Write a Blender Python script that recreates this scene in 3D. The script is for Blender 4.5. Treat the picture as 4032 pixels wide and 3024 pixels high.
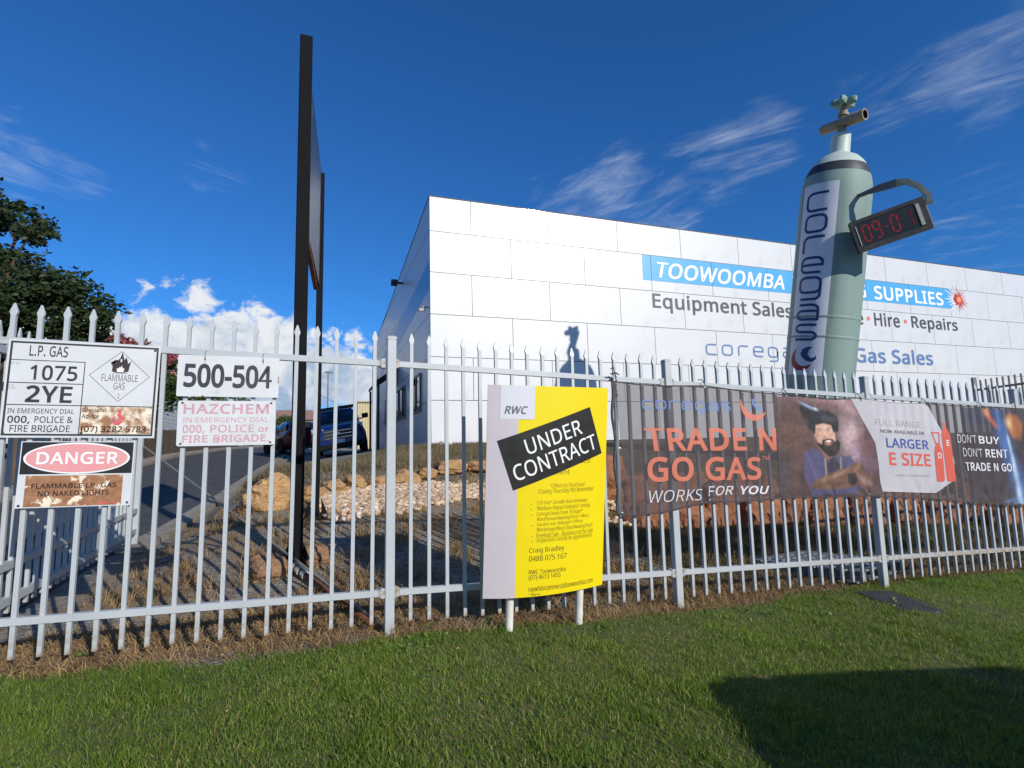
import bpy, bmesh, math, random
import numpy as np
from mathutils import Vector, Matrix, noise as mnoise

# ------------------------------------------------------------------ scene
# World frame: X runs along the street fence, Y away from the street, Z up;
# the origin is the ground at the fence post beside the pylon sign.
scn = bpy.context.scene
col = scn.collection
for o in list(bpy.data.objects):
    bpy.data.objects.remove(o)
rnd = random.Random(7)
nrs = np.random.RandomState(11)

# ---- camera
cam_d = bpy.data.cameras.new('camera')
cam = bpy.data.objects.new('camera', cam_d)
col.objects.link(cam)
fwd = Vector((0.33788, 0.933514, 0.119953))
up = Vector((-0.016242, -0.121646, 0.992441))
rgt = Vector((0.941049, -0.337274, -0.025939))
m = Matrix((rgt, up, -fwd)).transposed().to_4x4()
m.translation = Vector((-0.474, -4.055, 1.263))
cam.matrix_world = m
cam_d.sensor_width = 36.0
cam_d.lens = 36.0 * 2141.9 / 4032.0
cam_d.clip_start = 0.05
cam_d.clip_end = 3000
scn.camera = cam

# ---- sun and sky
SUNV = Vector((-0.350, 0.841, -0.412)).normalized()      # direction the light travels
SUN_EL = math.asin(-SUNV.z)
SUN_AZ = math.atan2(-SUNV.x, -SUNV.y)                    # clockwise from +Y
sd = bpy.data.lights.new('sun', 'SUN')
sd.energy = 4.2
sd.angle = math.radians(0.53)
sd.color = (1.0, 0.945, 0.86)
sun = bpy.data.objects.new('sun', sd)
sun.rotation_euler = SUNV.to_track_quat('-Z', 'Y').to_euler()
sun.location = (8, -12, 14)
col.objects.link(sun)

w = bpy.data.worlds.new('World')
scn.world = w
w.use_nodes = True
nt = w.node_tree
nt.nodes.clear()

class NB:
    """small node builder"""
    def __init__(s, nt): s.nt = nt
    def n(s, t, **kw):
        x = s.nt.nodes.new(t)
        for k, v in kw.items(): setattr(x, k, v)
        return x
    def link(s, a, b): s.nt.links.new(a, b)
    def put(s, sock, v):
        if isinstance(v, bpy.types.NodeSocket): s.link(v, sock)
        elif v is not None: sock.default_value = v
    def math(s, op, a, b=None, c=None, clamp=False):
        x = s.n('ShaderNodeMath', operation=op); x.use_clamp = clamp
        s.put(x.inputs[0], a)
        if b is not None: s.put(x.inputs[1], b)
        if c is not None: s.put(x.inputs[2], c)
        return x.outputs[0]
    def vmath(s, op, a, b=None):
        x = s.n('ShaderNodeVectorMath', operation=op)
        s.put(x.inputs[0], a)
        if b is not None: s.put(x.inputs[1], b)
        return x.outputs[1] if op in ('DOT_PRODUCT', 'LENGTH') else x.outputs[0]
    def noise(s, vec, scale, detail=4, rough=.55, dist=0.0):
        x = s.n('ShaderNodeTexNoise')
        s.put(x.inputs['Vector'], vec)
        x.inputs['Scale'].default_value = scale
        x.inputs['Detail'].default_value = detail
        x.inputs['Roughness'].default_value = rough
        x.inputs['Distortion'].default_value = dist
        return x.outputs[0]
    def mapr(s, v, a, b, c=0.0, d=1.0, smooth=False):
        x = s.n('ShaderNodeMapRange'); x.clamp = True
        if smooth: x.interpolation_type = 'SMOOTHSTEP'
        s.put(x.inputs[0], v)
        for i, q in enumerate((a, b, c, d)): s.put(x.inputs[i + 1], q)
        return x.outputs[0]
    def mix(s, f, a, b):
        x = s.n('ShaderNodeMix', data_type='RGBA')
        s.put(x.inputs[0], f); s.put(x.inputs[6], a); s.put(x.inputs[7], b)
        return x.outputs[2]

def lin(c):
    if isinstance(c, str):
        c = [int(c[i:i + 2], 16) / 255 for i in (0, 2, 4)]
    return tuple((x / 12.92 if x <= .04045 else ((x + .055) / 1.055) ** 2.4) for x in c[:3]) + (1.0,)

b = NB(nt)
out = b.n('ShaderNodeOutputWorld')
bg = b.n('ShaderNodeBackground')
SKY_STRENGTH = 0.074
bg.inputs['Strength'].default_value = SKY_STRENGTH
sky = b.n('ShaderNodeTexSky', sky_type='NISHITA')
sky.sun_disc = False
sky.sun_elevation = SUN_EL
sky.sun_rotation = SUN_AZ
sky.altitude = 600
sky.air_density = 1.0
sky.dust_density = 0.35
sky.ozone_density = 3.2
tc = b.n('ShaderNodeTexCoord')
D = tc.outputs['Generated']
sep = b.n('ShaderNodeSeparateXYZ'); b.link(D, sep.inputs[0])
dx, dy, dz = sep.outputs
az = b.math('ARCTAN2', dx, dy)
el = b.math('ARCSINE', dz)
# cumulus bank standing on the horizon
cv = b.n('ShaderNodeCombineXYZ')
b.put(cv.inputs[0], b.math('MULTIPLY', az, 1.0)); b.put(cv.inputs[1], b.math('MULTIPLY', el, 1.25)); cv.inputs[2].default_value = 3.7
big = b.noise(cv.outputs[0], 5.0, 2, .5)
puff = b.noise(cv.outputs[0], 16.0, 9, .62, .35)
bank = b.math('MULTIPLY', b.mapr(b.math('ABSOLUTE', b.math('ADD', az, .20)), .02, .50, 0.245, 0.135, True), 1.0)
topl = b.math('ADD', bank, b.math('MULTIPLY', b.math('SUBTRACT', puff, .5), .20))
topl = b.math('ADD', topl, b.math('MULTIPLY', b.math('SUBTRACT', big, .5), .10))
cum = b.mapr(b.math('SUBTRACT', topl, el), -.006, .022, 0, 1, True)
hole = b.mapr(b.math('ADD', puff, b.math('MULTIPLY', el, .9)), .40, .54, .25, 1, True)
cum = b.math('MULTIPLY', cum, hole)
shade = b.noise(cv.outputs[0], 13.0, 8, .62, .7)
hgt = b.mapr(el, .06, .24, 0, .30)
lit = b.mapr(b.math('ADD', shade, hgt), .46, .78, 0, 1, True)
ccol = b.mix(lit, (4.6, 6.3, 8.9, 1), (11.2, 11.6, 12.1, 1))
# cirrus wisps high up
pv = b.n('ShaderNodeCombineXYZ')
zz = b.math('MAXIMUM', dz, .08)
b.put(pv.inputs[0], b.math('DIVIDE', dx, zz)); b.put(pv.inputs[1], b.math('DIVIDE', dy, zz))
rotn = b.n('ShaderNodeMapping', vector_type='TEXTURE'); b.link(pv.outputs[0], rotn.inputs[0])
rotn.inputs['Rotation'].default_value = (0, 0, math.radians(-62))
rotn.inputs['Scale'].default_value = (1.15, .55, 1)
rot2 = b.n('ShaderNodeMapping', vector_type='TEXTURE'); b.link(pv.outputs[0], rot2.inputs[0])
rot2.inputs['Rotation'].default_value = (0, 0, math.radians(44)); rot2.inputs['Scale'].default_value = (1.1, .5, 1)
vsel = b.n('ShaderNodeMix', data_type='VECTOR'); b.put(vsel.inputs[0], b.math('LESS_THAN', dx, .08)); b.link(rotn.outputs[0], vsel.inputs[4]); b.link(rot2.outputs[0], vsel.inputs[5])
wis = b.noise(vsel.outputs[1], 2.0, 10, .60, 1.4)
fine = b.noise(vsel.outputs[1], 5.0, 8, .6, 1.0)
wis = b.math('ADD', b.math('MULTIPLY', wis, .72), b.math('MULTIPLY', fine, .28))
blobs = None
for (bx_, by_, bz_, wd, amp) in ((.773, .386, .503, .010, .9), (.790, .395, .470, .006, .85), (.765, .429, .48, .006, .8), (.735, .490, .468, .004, .7), (.643, .61, .463, .0042, 1.0), (.615, .645, .455, .0040, 1.0), (.585, .680, .440, .0040, 1.0),
                           (.554, .717, .422, .0050, 1.0), (.470, .765, .440, .0050, 1.0), (.42, .79, .44, .0045, .9), (.38, .81, .44, .0035, .7), (.525, .755, .393, .0055, 1.0), (.565, .73, .385, .003, 1.0), (-.375, .835, .403, .0042, .95), (-.32, .855, .405, .0030, .8),
                           (-.15, .886, .438, .0028, .75), (.84, .46, .29, .007, .6), (.80, .52, .28, .004, .5), (.1, .15, .98, .12, .5), (-.8, .1, .6, .15, .8), (-.2, -.8, .55, .15, .8), (.75, -.4, .5, .10, .8)):
    q = Vector((bx_, by_, bz_)).normalized()
    dt = b.vmath('DOT_PRODUCT', D, tuple(q))
    g = b.math('MULTIPLY', b.mapr(dt, 1 - wd, 1.0, 0, 1, True), amp)
    blobs = g if blobs is None else b.math('MAXIMUM', blobs, g)
thr = b.math('SUBTRACT', .62, b.math('MULTIPLY', blobs, .24))
cir = b.mapr(wis, thr, b.math('ADD', thr, .46), 0, 1, True)
cir = b.math('MULTIPLY', cir, b.math('MULTIPLY', b.math('POWER', blobs, .8), .60))
cir = b.math('MULTIPLY', cir, b.mapr(dz, .02, .2))
# blue of a clear polarised morning sky
tint = b.n('ShaderNodeMix', data_type='RGBA'); tint.blend_type = 'MULTIPLY'
tint.inputs[0].default_value = 1.0
b.link(sky.outputs[0], tint.inputs[6]); tint.inputs[7].default_value = (0.36, 1.06, 1.82, 1)
skyc = b.mix(cir, tint.outputs[2], (9.8, 10.8, 12.0, 1))
skyc = b.mix(cum, skyc, ccol)
b.link(skyc, bg.inputs['Color'])
b.link(bg.outputs[0], out.inputs['Surface'])

vs = scn.view_settings
vs.view_transform = 'Standard'; vs.look = 'None'; vs.exposure = 0.0; vs.gamma = 1.0
vs.use_curve_mapping = False
scn.render.engine = 'CYCLES'
scn.render.resolution_x = 1024; scn.render.resolution_y = 768
scn.cycles.transparent_max_bounces = 16
scn.cycles.max_bounces = 6

# ------------------------------------------------------------------ materials
MATS = {}
def mat(name, c, rough=.6, c2=None, nscale=6, ndetail=6, nlo=.35, nhi=.65, bump=None, metal=0.0, spec=.5, coat=0.0,
        coords='Object', trans=0.0, emit=None, stretch=None, c3=None, n3=30, lo3=.55, hi3=.7, foot=None):
    if name in MATS: return MATS[name]
    M = bpy.data.materials.new(name); M.use_nodes = True
    t = M.node_tree; q = NB(t)
    p = t.nodes['Principled BSDF']; o = t.nodes['Material Output']
    p.inputs['Roughness'].default_value = rough
    p.inputs['Metallic'].default_value = metal
    p.inputs['Specular IOR Level'].default_value = spec
    p.inputs['Coat Weight'].default_value = coat
    p.inputs['Coat Roughness'].default_value = .06
    ca = lin(c)
    vec = None
    if c2 is not None or bump or c3 is not None:
        tcn = q.n('ShaderNodeTexCoord'); vec = tcn.outputs[coords]
        if stretch:
            mp = q.n('ShaderNodeMapping'); q.link(vec, mp.inputs[0]); mp.inputs['Scale'].default_value = stretch; vec = mp.outputs[0]
    if c2 is not None:
        f = q.mapr(q.noise(vec, nscale, ndetail, .6), nlo, nhi, 0, 1)
        cc = q.mix(f, ca, lin(c2))
        if c3 is not None:
            cc = q.mix(q.mapr(q.noise(vec, n3, 4, .6, .3), lo3, hi3, 0, 1), cc, lin(c3))
        if foot is not None:        # splashed soil low on the piece
            sz = q.n('ShaderNodeSeparateXYZ'); q.link(vec, sz.inputs[0])
            f_ = q.math('MULTIPLY', q.mapr(sz.outputs[2], foot[1], foot[2], 1, 0), q.mapr(q.noise(vec, 28, 5, .65), .35, .62))
            cc = q.mix(f_, cc, lin(foot[0]))
        q.link(cc, p.inputs['Base Color'])
    else:
        p.inputs['Base Color'].default_value = ca
    if bump:
        bn = q.n('ShaderNodeBump'); bn.inputs['Strength'].default_value = bump[1]; bn.inputs['Distance'].default_value = bump[2] if len(bump) > 2 else .01
        q.link(q.noise(vec, bump[0], 6, .6), bn.inputs['Height']); q.link(bn.outputs[0], p.inputs['Normal'])
    if emit:
        p.inputs['Emission Color'].default_value = lin(emit[0]); p.inputs['Emission Strength'].default_value = emit[1]
    if trans > 0:       # open weave: a share of the light passes straight through
        tr = q.n('ShaderNodeBsdfTransparent'); ms = q.n('ShaderNodeMixShader'); ms.inputs[0].default_value = trans
        q.link(p.outputs[0], ms.inputs[1]); q.link(tr.outputs[0], ms.inputs[2]); q.link(ms.outputs[0], o.inputs['Surface'])
    MATS[name] = M
    return M

# ------------------------------------------------------------------ mesh helpers
class MB:
    def __init__(s): s.v = []; s.f = []
    def add(s, vs_, fs):
        k = len(s.v); s.v += [tuple(x) for x in vs_]; s.f += [tuple(i + k for i in f) for f in fs]; return s
    def box(s, x0, y0, z0, x1, y1, z1, fn=None):
        vs_ = [(x, y, z) for z in (z0, z1) for y in (y0, y1) for x in (x0, x1)]
        if fn: vs_ = [fn(*p) for p in vs_]
        return s.add(vs_, [(0, 2, 3, 1), (4, 5, 7, 6), (0, 1, 5, 4), (2, 6, 7, 3), (0, 4, 6, 2), (1, 3, 7, 5)])
    def cbox(s, x0, y0, z0, x1, y1, z1, c):
        """box with chamfered vertical edges"""
        ring = [(x0 + c, y0), (x1 - c, y0), (x1, y0 + c), (x1, y1 - c), (x1 - c, y1), (x0 + c, y1), (x0, y1 - c), (x0, y0 + c)]
        n = 8
        vs_ = [(x, y, z0) for x, y in ring] + [(x, y, z1) for x, y in ring]
        return s.add(vs_, [tuple(range(n - 1, -1, -1)), tuple(range(n, 2 * n))] + [(i, (i + 1) % n, n + (i + 1) % n, n + i) for i in range(n)])
    def rings(s, rings, cap=True, close=True):
        n = len(rings[0]); vs_ = [p for r in rings for p in r]; fs = []
        for a in range(len(rings) - 1):
            for i in range(n if close else n - 1):
                j = (i + 1) % n
                fs.append((a * n + i, a * n + j, (a + 1) * n + j, (a + 1) * n + i))
        if cap:
            fs.append(tuple(range(n - 1, -1, -1))); k = (len(rings) - 1) * n; fs.append(tuple(k + i for i in range(n)))
        return s.add(vs_, fs)
    def lathe(s, prof, seg=24, cap=True):
        return s.rings([[(r * math.cos(2 * math.pi * i / seg), r * math.sin(2 * math.pi * i / seg), z) for i in range(seg)] for r, z in prof], cap)
    def tube(s, pts, r, seg=8, cap=True):
        pts = [Vector(p) for p in pts]
        rr = r if isinstance(r, (list, tuple)) else [r] * len(pts)
        rings = []
        ref = Vector((0.13, 0.21, 0.97)).normalized()
        for i, p in enumerate(pts):
            d = (pts[min(i + 1, len(pts) - 1)] - pts[max(i - 1, 0)]).normalized()
            if abs(d.dot(ref)) > .95: rf = Vector((1, 0.1, 0))
            else: rf = ref
            a = d.cross(rf).normalized(); bb = d.cross(a).normalized()
            rings.append([tuple(p + (a * math.cos(2 * math.pi * k / seg) + bb * math.sin(2 * math.pi * k / seg)) * rr[i]) for k in range(seg)])
        return s.rings(rings, cap)
    def prism(s, poly, y0, y1):
        """polygon in x,z pushed from y0 to y1"""
        n = len(poly)
        vs_ = [(x, y0, z) for x, z in poly] + [(x, y1, z) for x, z in poly]
        return s.add(vs_, [tuple(range(n)), tuple(range(2 * n - 1, n - 1, -1))] + [(i, n + i, n + (i + 1) % n, (i + 1) % n) for i in range(n)])
    def mesh(s, name):
        me = bpy.data.meshes.new(name); me.from_pydata(s.v, [], s.f); me.update()
        bm = bmesh.new(); bm.from_mesh(me); bmesh.ops.recalc_face_normals(bm, faces=bm.faces); bm.to_mesh(me); bm.free()
        return me
    def build(s, name, material, parent=None, smooth=False, **tags):
        return link(name, s.mesh(name), material, parent, smooth, **tags)

def smooth_mesh(me, angle=40):
    me.polygons.foreach_set('use_smooth', [True] * len(me.polygons))
    try: me.set_sharp_from_angle(angle=math.radians(angle))
    except Exception: pass

def link(name, me, material, parent=None, smooth=False, label=None, cat=None, group=None, kind=None, loc=None, rot=None):
    if material is not None and not me.materials: me.materials.append(material)
    if smooth: smooth_mesh(me)
    o = bpy.data.objects.new(name, me); col.objects.link(o)
    if parent is not None: o.parent = parent
    if loc is not None: o.location = loc
    if rot is not None: o.rotation_euler = rot
    tag(o, label, cat, group, kind)
    return o

def tag(o, label=None, cat=None, group=None, kind=None):
    if label: o['label'] = label
    if cat: o['category'] = cat
    if group: o['group'] = group
    if kind: o['kind'] = kind
    return o

def thing(name, loc, label, cat, rot=(0, 0, 0), group=None):
    o = bpy.data.objects.new(name, None); col.objects.link(o)
    o.location = loc; o.rotation_euler = rot; o.empty_display_size = .2
    return tag(o, label, cat, group)

def copy_tree(o, parent=None):
    c = o.copy(); col.objects.link(c)
    if parent is not None: c.parent = parent
    for ch in list(o.children): copy_tree(ch, c)
    return c

# ---- printed shapes: 2-d outline -> (optionally cut fine) -> laid on a surface
def lay(bm, surf, step=None):
    if step:
        xs = [v.co.x for v in bm.verts]; ys = [v.co.y for v in bm.verts]
        for ax, lo, hi, st in ((0, min(xs), max(xs), step[0]), (1, min(ys), max(ys), step[1])):
            if not st: continue
            k = math.floor(lo / st) + 1
            while k * st < hi - 1e-6:
                no = (1, 0, 0) if ax == 0 else (0, 1, 0)
                co = (k * st, 0, 0) if ax == 0 else (0, k * st, 0)
                bmesh.ops.bisect_plane(bm, geom=bm.verts[:] + bm.edges[:] + bm.faces[:], plane_co=co, plane_no=no, dist=1e-6)
                k += 1
    for v in bm.verts: v.co = Vector(surf(v.co.x, v.co.y))
    return bm

def bm_obj(bm, name, material, parent, **tags):
    for f in bm.faces: f.smooth = True
    me = bpy.data.meshes.new(name); bm.to_mesh(me); bm.free()
    return link(name, me, material, parent, **tags)

def flat(y):           # sign plane: x to the right, z up, y towards the back
    return lambda x, z: (x, y, z)

def print_poly(polys, surf, material, parent, name='print', step=None, **tags):
    bm = bmesh.new()
    for poly in polys:
        vs_ = [bm.verts.new((x, z, 0)) for x, z in poly]
        try: bm.faces.new(vs_)
        except ValueError: pass
    bmesh.ops.triangulate(bm, faces=bm.faces[:])
    for f in bm.faces:
        if f.normal.z < 0: f.normal_flip()
    lay(bm, surf, step)
    return bm_obj(bm, name, material, parent, **tags)

import os
FONT = None
try:        # the plain grotesque that ships with Blender itself; the built-in face otherwise
    FONT = bpy.data.fonts.load(os.path.join(bpy.utils.system_resource('DATAFILES'), 'fonts', 'NotoSansHebrew-Regular.woff2'))
except Exception:
    FONT = None
_text_cache = {}
def text_bm(body, bold=0.0, shear=0.0, space=1.0, res=3):
    if FONT: bold *= .82
    """flat filled lettering; bold pushes the outline of every letter outwards"""
    key = (body, shear, space, res, round(bold, 4))
    if key not in _text_cache:
        cu = bpy.data.curves.new('txt', 'FONT')
        cu.font = FONT or cu.font; cu.body = body; cu.space_character = space + max(0, bold) * 2.6
        cu.resolution_u = res; cu.dimensions = '2D'; cu.fill_mode = 'FRONT'
        o = bpy.data.objects.new('txt', cu); col.objects.link(o)
        dg = bpy.context.evaluated_depsgraph_get(); dg.update()
        me = bpy.data.meshes.new_from_object(o.evaluated_get(dg))
        bpy.data.objects.remove(o); bpy.data.curves.remove(cu)
        bm = bmesh.new(); bm.from_mesh(me)
        bmesh.ops.remove_doubles(bm, verts=bm.verts[:], dist=1e-5)
        for f in bm.faces:
            f.normal_update()
            if f.normal.z < 0: f.normal_flip()
        if bold:
            acc = {}
            for e_ in bm.edges:
                if len(e_.link_faces) != 1: continue
                v1, v2 = e_.verts; d = (v2.co - v1.co)
                if d.length < 1e-7: continue
                n_ = Vector((d.y, -d.x, 0)).normalized()
                if n_.dot(e_.link_faces[0].calc_center_median() - v1.co) > 0: n_ = -n_
                for v in e_.verts: acc.setdefault(v, []).append(n_)
            for v, ns_ in acc.items():
                mm_ = sum(ns_, Vector())
                if mm_.length < 1e-4: continue
                mm_.normalize(); v.co += mm_ * bold / max(.85, mm_.dot(ns_[0]))
        if bold:        # slivers turned inside out by the thickening lie under their neighbours
            for f in bm.faces: f.normal_update()
            bmesh.ops.delete(bm, geom=[f for f in bm.faces if f.normal.z < .5], context='FACES')
        if shear:
            for v in bm.verts: v.co.x += shear * v.co.y
        bm.to_mesh(me); bm.free()
        _text_cache[key] = me
    bm = bmesh.new(); bm.from_mesh(_text_cache[key])
    return bm

def print_text(body, quad, surf, material, parent, bold=0.0, shear=0.0, space=1.0, step=None, name='lettering', res=3, words=False, **tags):
    """quad = (x0,z0,x1,z1) box, or four corners BL, BR, TR, TL, that the ink of the text fills"""
    if len(quad) == 4 and not isinstance(quad[0], (tuple, list)):
        x0, z0, x1, z1 = quad; quad = ((x0, z0), (x1, z0), (x1, z1), (x0, z1))
    bm = text_bm(body, bold, shear, space, res)
    xs = [v.co.x for v in bm.verts]; ys = [v.co.y for v in bm.verts]
    a, c, d, e = min(xs), max(xs), min(ys), max(ys)
    (bl, br, tr, tl) = quad
    parts = [bm]
    if words:           # a mesh for each word
        bm.verts.ensure_lookup_table(); order = sorted(bm.verts, key=lambda v: v.co.x); groups = []; seen = set()
        isl = []
        for v0 in bm.verts:
            if v0 in seen: continue
            st_ = [v0]; cur = []
            seen.add(v0)
            while st_:
                v = st_.pop(); cur.append(v)
                for e_ in v.link_edges:
                    o_ = e_.other_vert(v)
                    if o_ not in seen: seen.add(o_); st_.append(o_)
            isl.append((min(v.co.x for v in cur), max(v.co.x for v in cur), cur))
        isl.sort(key=lambda q: q[0]); edge = None; gid = {}; g = 0
        for lo, hi, cur in isl:
            if edge is not None and lo - edge > .15: g += 1
            edge = hi if edge is None else max(edge, hi)
            for v in cur: gid[v.index] = g
        parts = []
        for k in range(g + 1):
            b2 = bm.copy(); b2.verts.ensure_lookup_table()
            bmesh.ops.delete(b2, geom=[v for v in b2.verts if gid[v.index] != k], context='VERTS'); parts.append(b2)
        bm.free()
    for bm in parts:
      for v in bm.verts:
        s = (v.co.x - a) / (c - a); t = (v.co.y - d) / max(e - d, 1e-6)
        x = bl[0] * (1 - s) * (1 - t) + br[0] * s * (1 - t) + tr[0] * s * t + tl[0] * (1 - s) * t
        z = bl[1] * (1 - s) * (1 - t) + br[1] * s * (1 - t) + tr[1] * s * t + tl[1] * (1 - s) * t
        v.co = (x, z, 0)
      lay(bm, surf, step)
      last = bm_obj(bm, name, material, parent, **tags)
    return last

def arc(cx, cy, rx, ry, a0, a1, n):
    return [(cx + rx * math.cos(math.radians(a0 + (a1 - a0) * i / n)), cy + ry * math.sin(math.radians(a0 + (a1 - a0) * i / n))) for i in range(n + 1)]

def stroke(poly, wd, closed=False):
    """quads following a polyline with mitred joints"""
    P = [Vector((x, y)) for x, y in poly]; n = len(P); L = []
    for i in range(n):
        a = P[i - 1] if (i > 0 or closed) else None
        c = P[(i + 1) % n] if (i < n - 1 or closed) else None
        d1 = (P[i] - a).normalized() if a is not None else None
        d2 = (c - P[i]).normalized() if c is not None else None
        if d1 is None: d1 = d2
        if d2 is None: d2 = d1
        n1 = Vector((-d1.y, d1.x)); n2 = Vector((-d2.y, d2.x)); mm = (n1 + n2)
        mm = mm.normalized() if mm.length > 1e-6 else n1
        k = wd / 2 / max(.45, mm.dot(n1))
        L.append((P[i] + mm * k, P[i] - mm * k))
    qs = []
    for i in range(n if closed else n - 1):
        j = (i + 1) % n
        qs.append([tuple(L[i][1]), tuple(L[j][1]), tuple(L[j][0]), tuple(L[i][0])])
    return qs

# rounded technical letters of the gas company's wordmark, drawn as strokes in a unit cell
def _rr(x0, y0, x1, y1, r):
    return arc(x1 - r, y1 - r, r, r, 0, 90, 4) + arc(x0 + r, y1 - r, r, r, 90, 180, 4) + arc(x0 + r, y0 + r, r, r, 180, 270, 4) + arc(x1 - r, y0 + r, r, r, 270, 360, 4)
GLY = {
    'c': [([(1, 1)] + arc(.3, .7, .3, .3, 90, 180, 4) + arc(.3, .3, .3, .3, 180, 270, 4) + [(1, 0)], False)],
    'o': [(_rr(0, 0, 1, 1, .3), True)],
    'r': [([(0, 0)] + arc(.3, .7, .3, .3, 180, 90, 4) + [(1, 1)], False)],
    'e': [([(0, .5), (1, .5)] + arc(.7, .7, .3, .3, 0, 90, 4) + arc(.3, .7, .3, .3, 90, 180, 4) + arc(.3, .3, .3, .3, 180, 270, 4) + [(.95, 0)], False)],
    'g': [(_rr(0, 0, 1, 1, .3), True), ([(1, .6), (1, -.12)] + arc(.72, -.17, .28, .28, 0, -90, 4) + [(.08, -.45)], False)],
    'a': [([(.08, 1)] + arc(.7, .7, .3, .3, 90, 0, 4) + [(1, 0)] + arc(.28, .28, .28, .28, 270, 180, 4) + arc(.25, .33, .25, .25, 180, 90, 4) + [(1, .58)], False)],
    's': [([(1, 1)] + arc(.25, .75, .25, .25, 90, 270, 6) + arc(.75, .25, .25, .25, 90, -90, 6) + [(0, 0)], False)],
}
def glyph_polys(ch, x0, z0, x1, z1, wd):
    """strokes of one letter; z0 is the baseline. wd is the pen width"""
    qs = []
    h_ = wd / 2
    for pl, cl in GLY[ch]:
        pts = [(x0 + h_ + (x1 - x0 - wd) * x, z0 + h_ + (z1 - z0 - wd) * y) for x, y in pl]
        cleaned = [pts[0]]
        for p in pts[1:]:
            if math.hypot(p[0] - cleaned[-1][0], p[1] - cleaned[-1][1]) > 1e-5: cleaned.append(p)
        if cl and math.hypot(cleaned[0][0] - cleaned[-1][0], cleaned[0][1] - cleaned[-1][1]) < 1e-5: cleaned.pop()
        qs += stroke(cleaned, wd, cl)
    return qs
def crescent(cx, cz, r, a0, a1, thick, n=22):
    o = arc(cx, cz, r, r, a0, a1, n); i = []
    for k in range(n, -1, -1):
        t = k / n; a = math.radians(a0 + (a1 - a0) * t)
        th = thick * math.sin(math.pi * min(1, max(0, t))) ** .8
        i.append((cx + (r - th) * math.cos(a), cz + (r - th) * math.sin(a)))
    qs = []
    for k in range(n):
        qs.append([o[k], o[k + 1], i[n - k - 1], i[n - k]])
    return qs

# ------------------------------------------------------------------ terrain
def ss(a, b_, x):
    t = np.clip((np.asarray(x, float) - a) / (b_ - a), 0, 1); return t * t * (3 - 2 * t)
DN = [-8, 0, 4, 9, 13, 18, 24, 38, 60, 100, 300, 900]
DZ = [-.3, .08, .22, .44, .68, .94, 1.32, 1.75, 2.2, 3.0, 7.0, 8.0]
def wall_n(u):
    u = np.asarray(u, float)
    return 5.2 - 1.2 * ss(2.0, 4.5, u) - .16 * np.clip(u - 6, 0, 9)
def hz(u, n):
    u = np.asarray(u, float); n = np.asarray(n, float)
    s = np.where(u > 0, -.041 * np.minimum(u, 26), -.033 * np.maximum(u, -7))
    front = s + .04 * np.maximum(n, -7)
    nw = wall_n(u)
    g = .15 - .12 * ss(1.5, 5, u)
    gard = s + g * np.minimum(n, nw)
    pe = .95 - .15 * ss(1, 5, u)
    pad = pe + (1.40 - pe) * np.clip((n - nw) / (10.2 - nw), 0, 1)
    step = ss(0, .35, n - nw)
    A = gard * (1 - step) + pad * step
    A = A * (1 - ss(24, 60, n)) + np.interp(n, DN, DZ) * ss(24, 60, n)
    Dv = np.interp(n, DN, DZ)
    k = ss(-2.3, -1.0, u) * (1 - ss(6, 9, n)) + ss(-2.3, 2.2, u) * ss(6, 9, n)
    back = Dv * (1 - k) + A * k
    back = back + .12 * ss(-6.3, -6.9, u)
    t = ss(-.1, .5, n)
    return np.where(n < 0, front, s * (1 - t) + back * t)
def H(u, n): return float(hz(u, n))
def ground_rot(u, n, d=.6):
    """pitch and roll of the ground at a spot"""
    return (math.atan2(H(u, n + d) - H(u, n - d), 2 * d), -math.atan2(H(u + d, n) - H(u - d, n), 2 * d))

def grid(us, ns, zoff, name, material, kind='structure', jit=0.0, hf=None):
    us = np.asarray(us, float); ns = np.asarray(ns, float)
    U, N = np.meshgrid(us, ns)
    Z = (hf or hz)(U, N) + zoff
    if jit: Z = Z + jit * (nrs.rand(*Z.shape) - .5)
    V = np.stack([U, N, Z], -1).reshape(-1, 3)
    a = len(us); r = len(ns)
    idx = np.arange(a * r).reshape(r, a)
    F = np.stack([idx[:-1, :-1], idx[:-1, 1:], idx[1:, 1:], idx[1:, :-1]], -1).reshape(-1, 4)
    me = bpy.data.meshes.new(name)
    me.from_pydata(V.tolist(), [], F.tolist()); me.update()
    me.polygons.foreach_set('use_smooth', [True] * len(me.polygons))
    return link(name, me, material, kind=kind)

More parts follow.
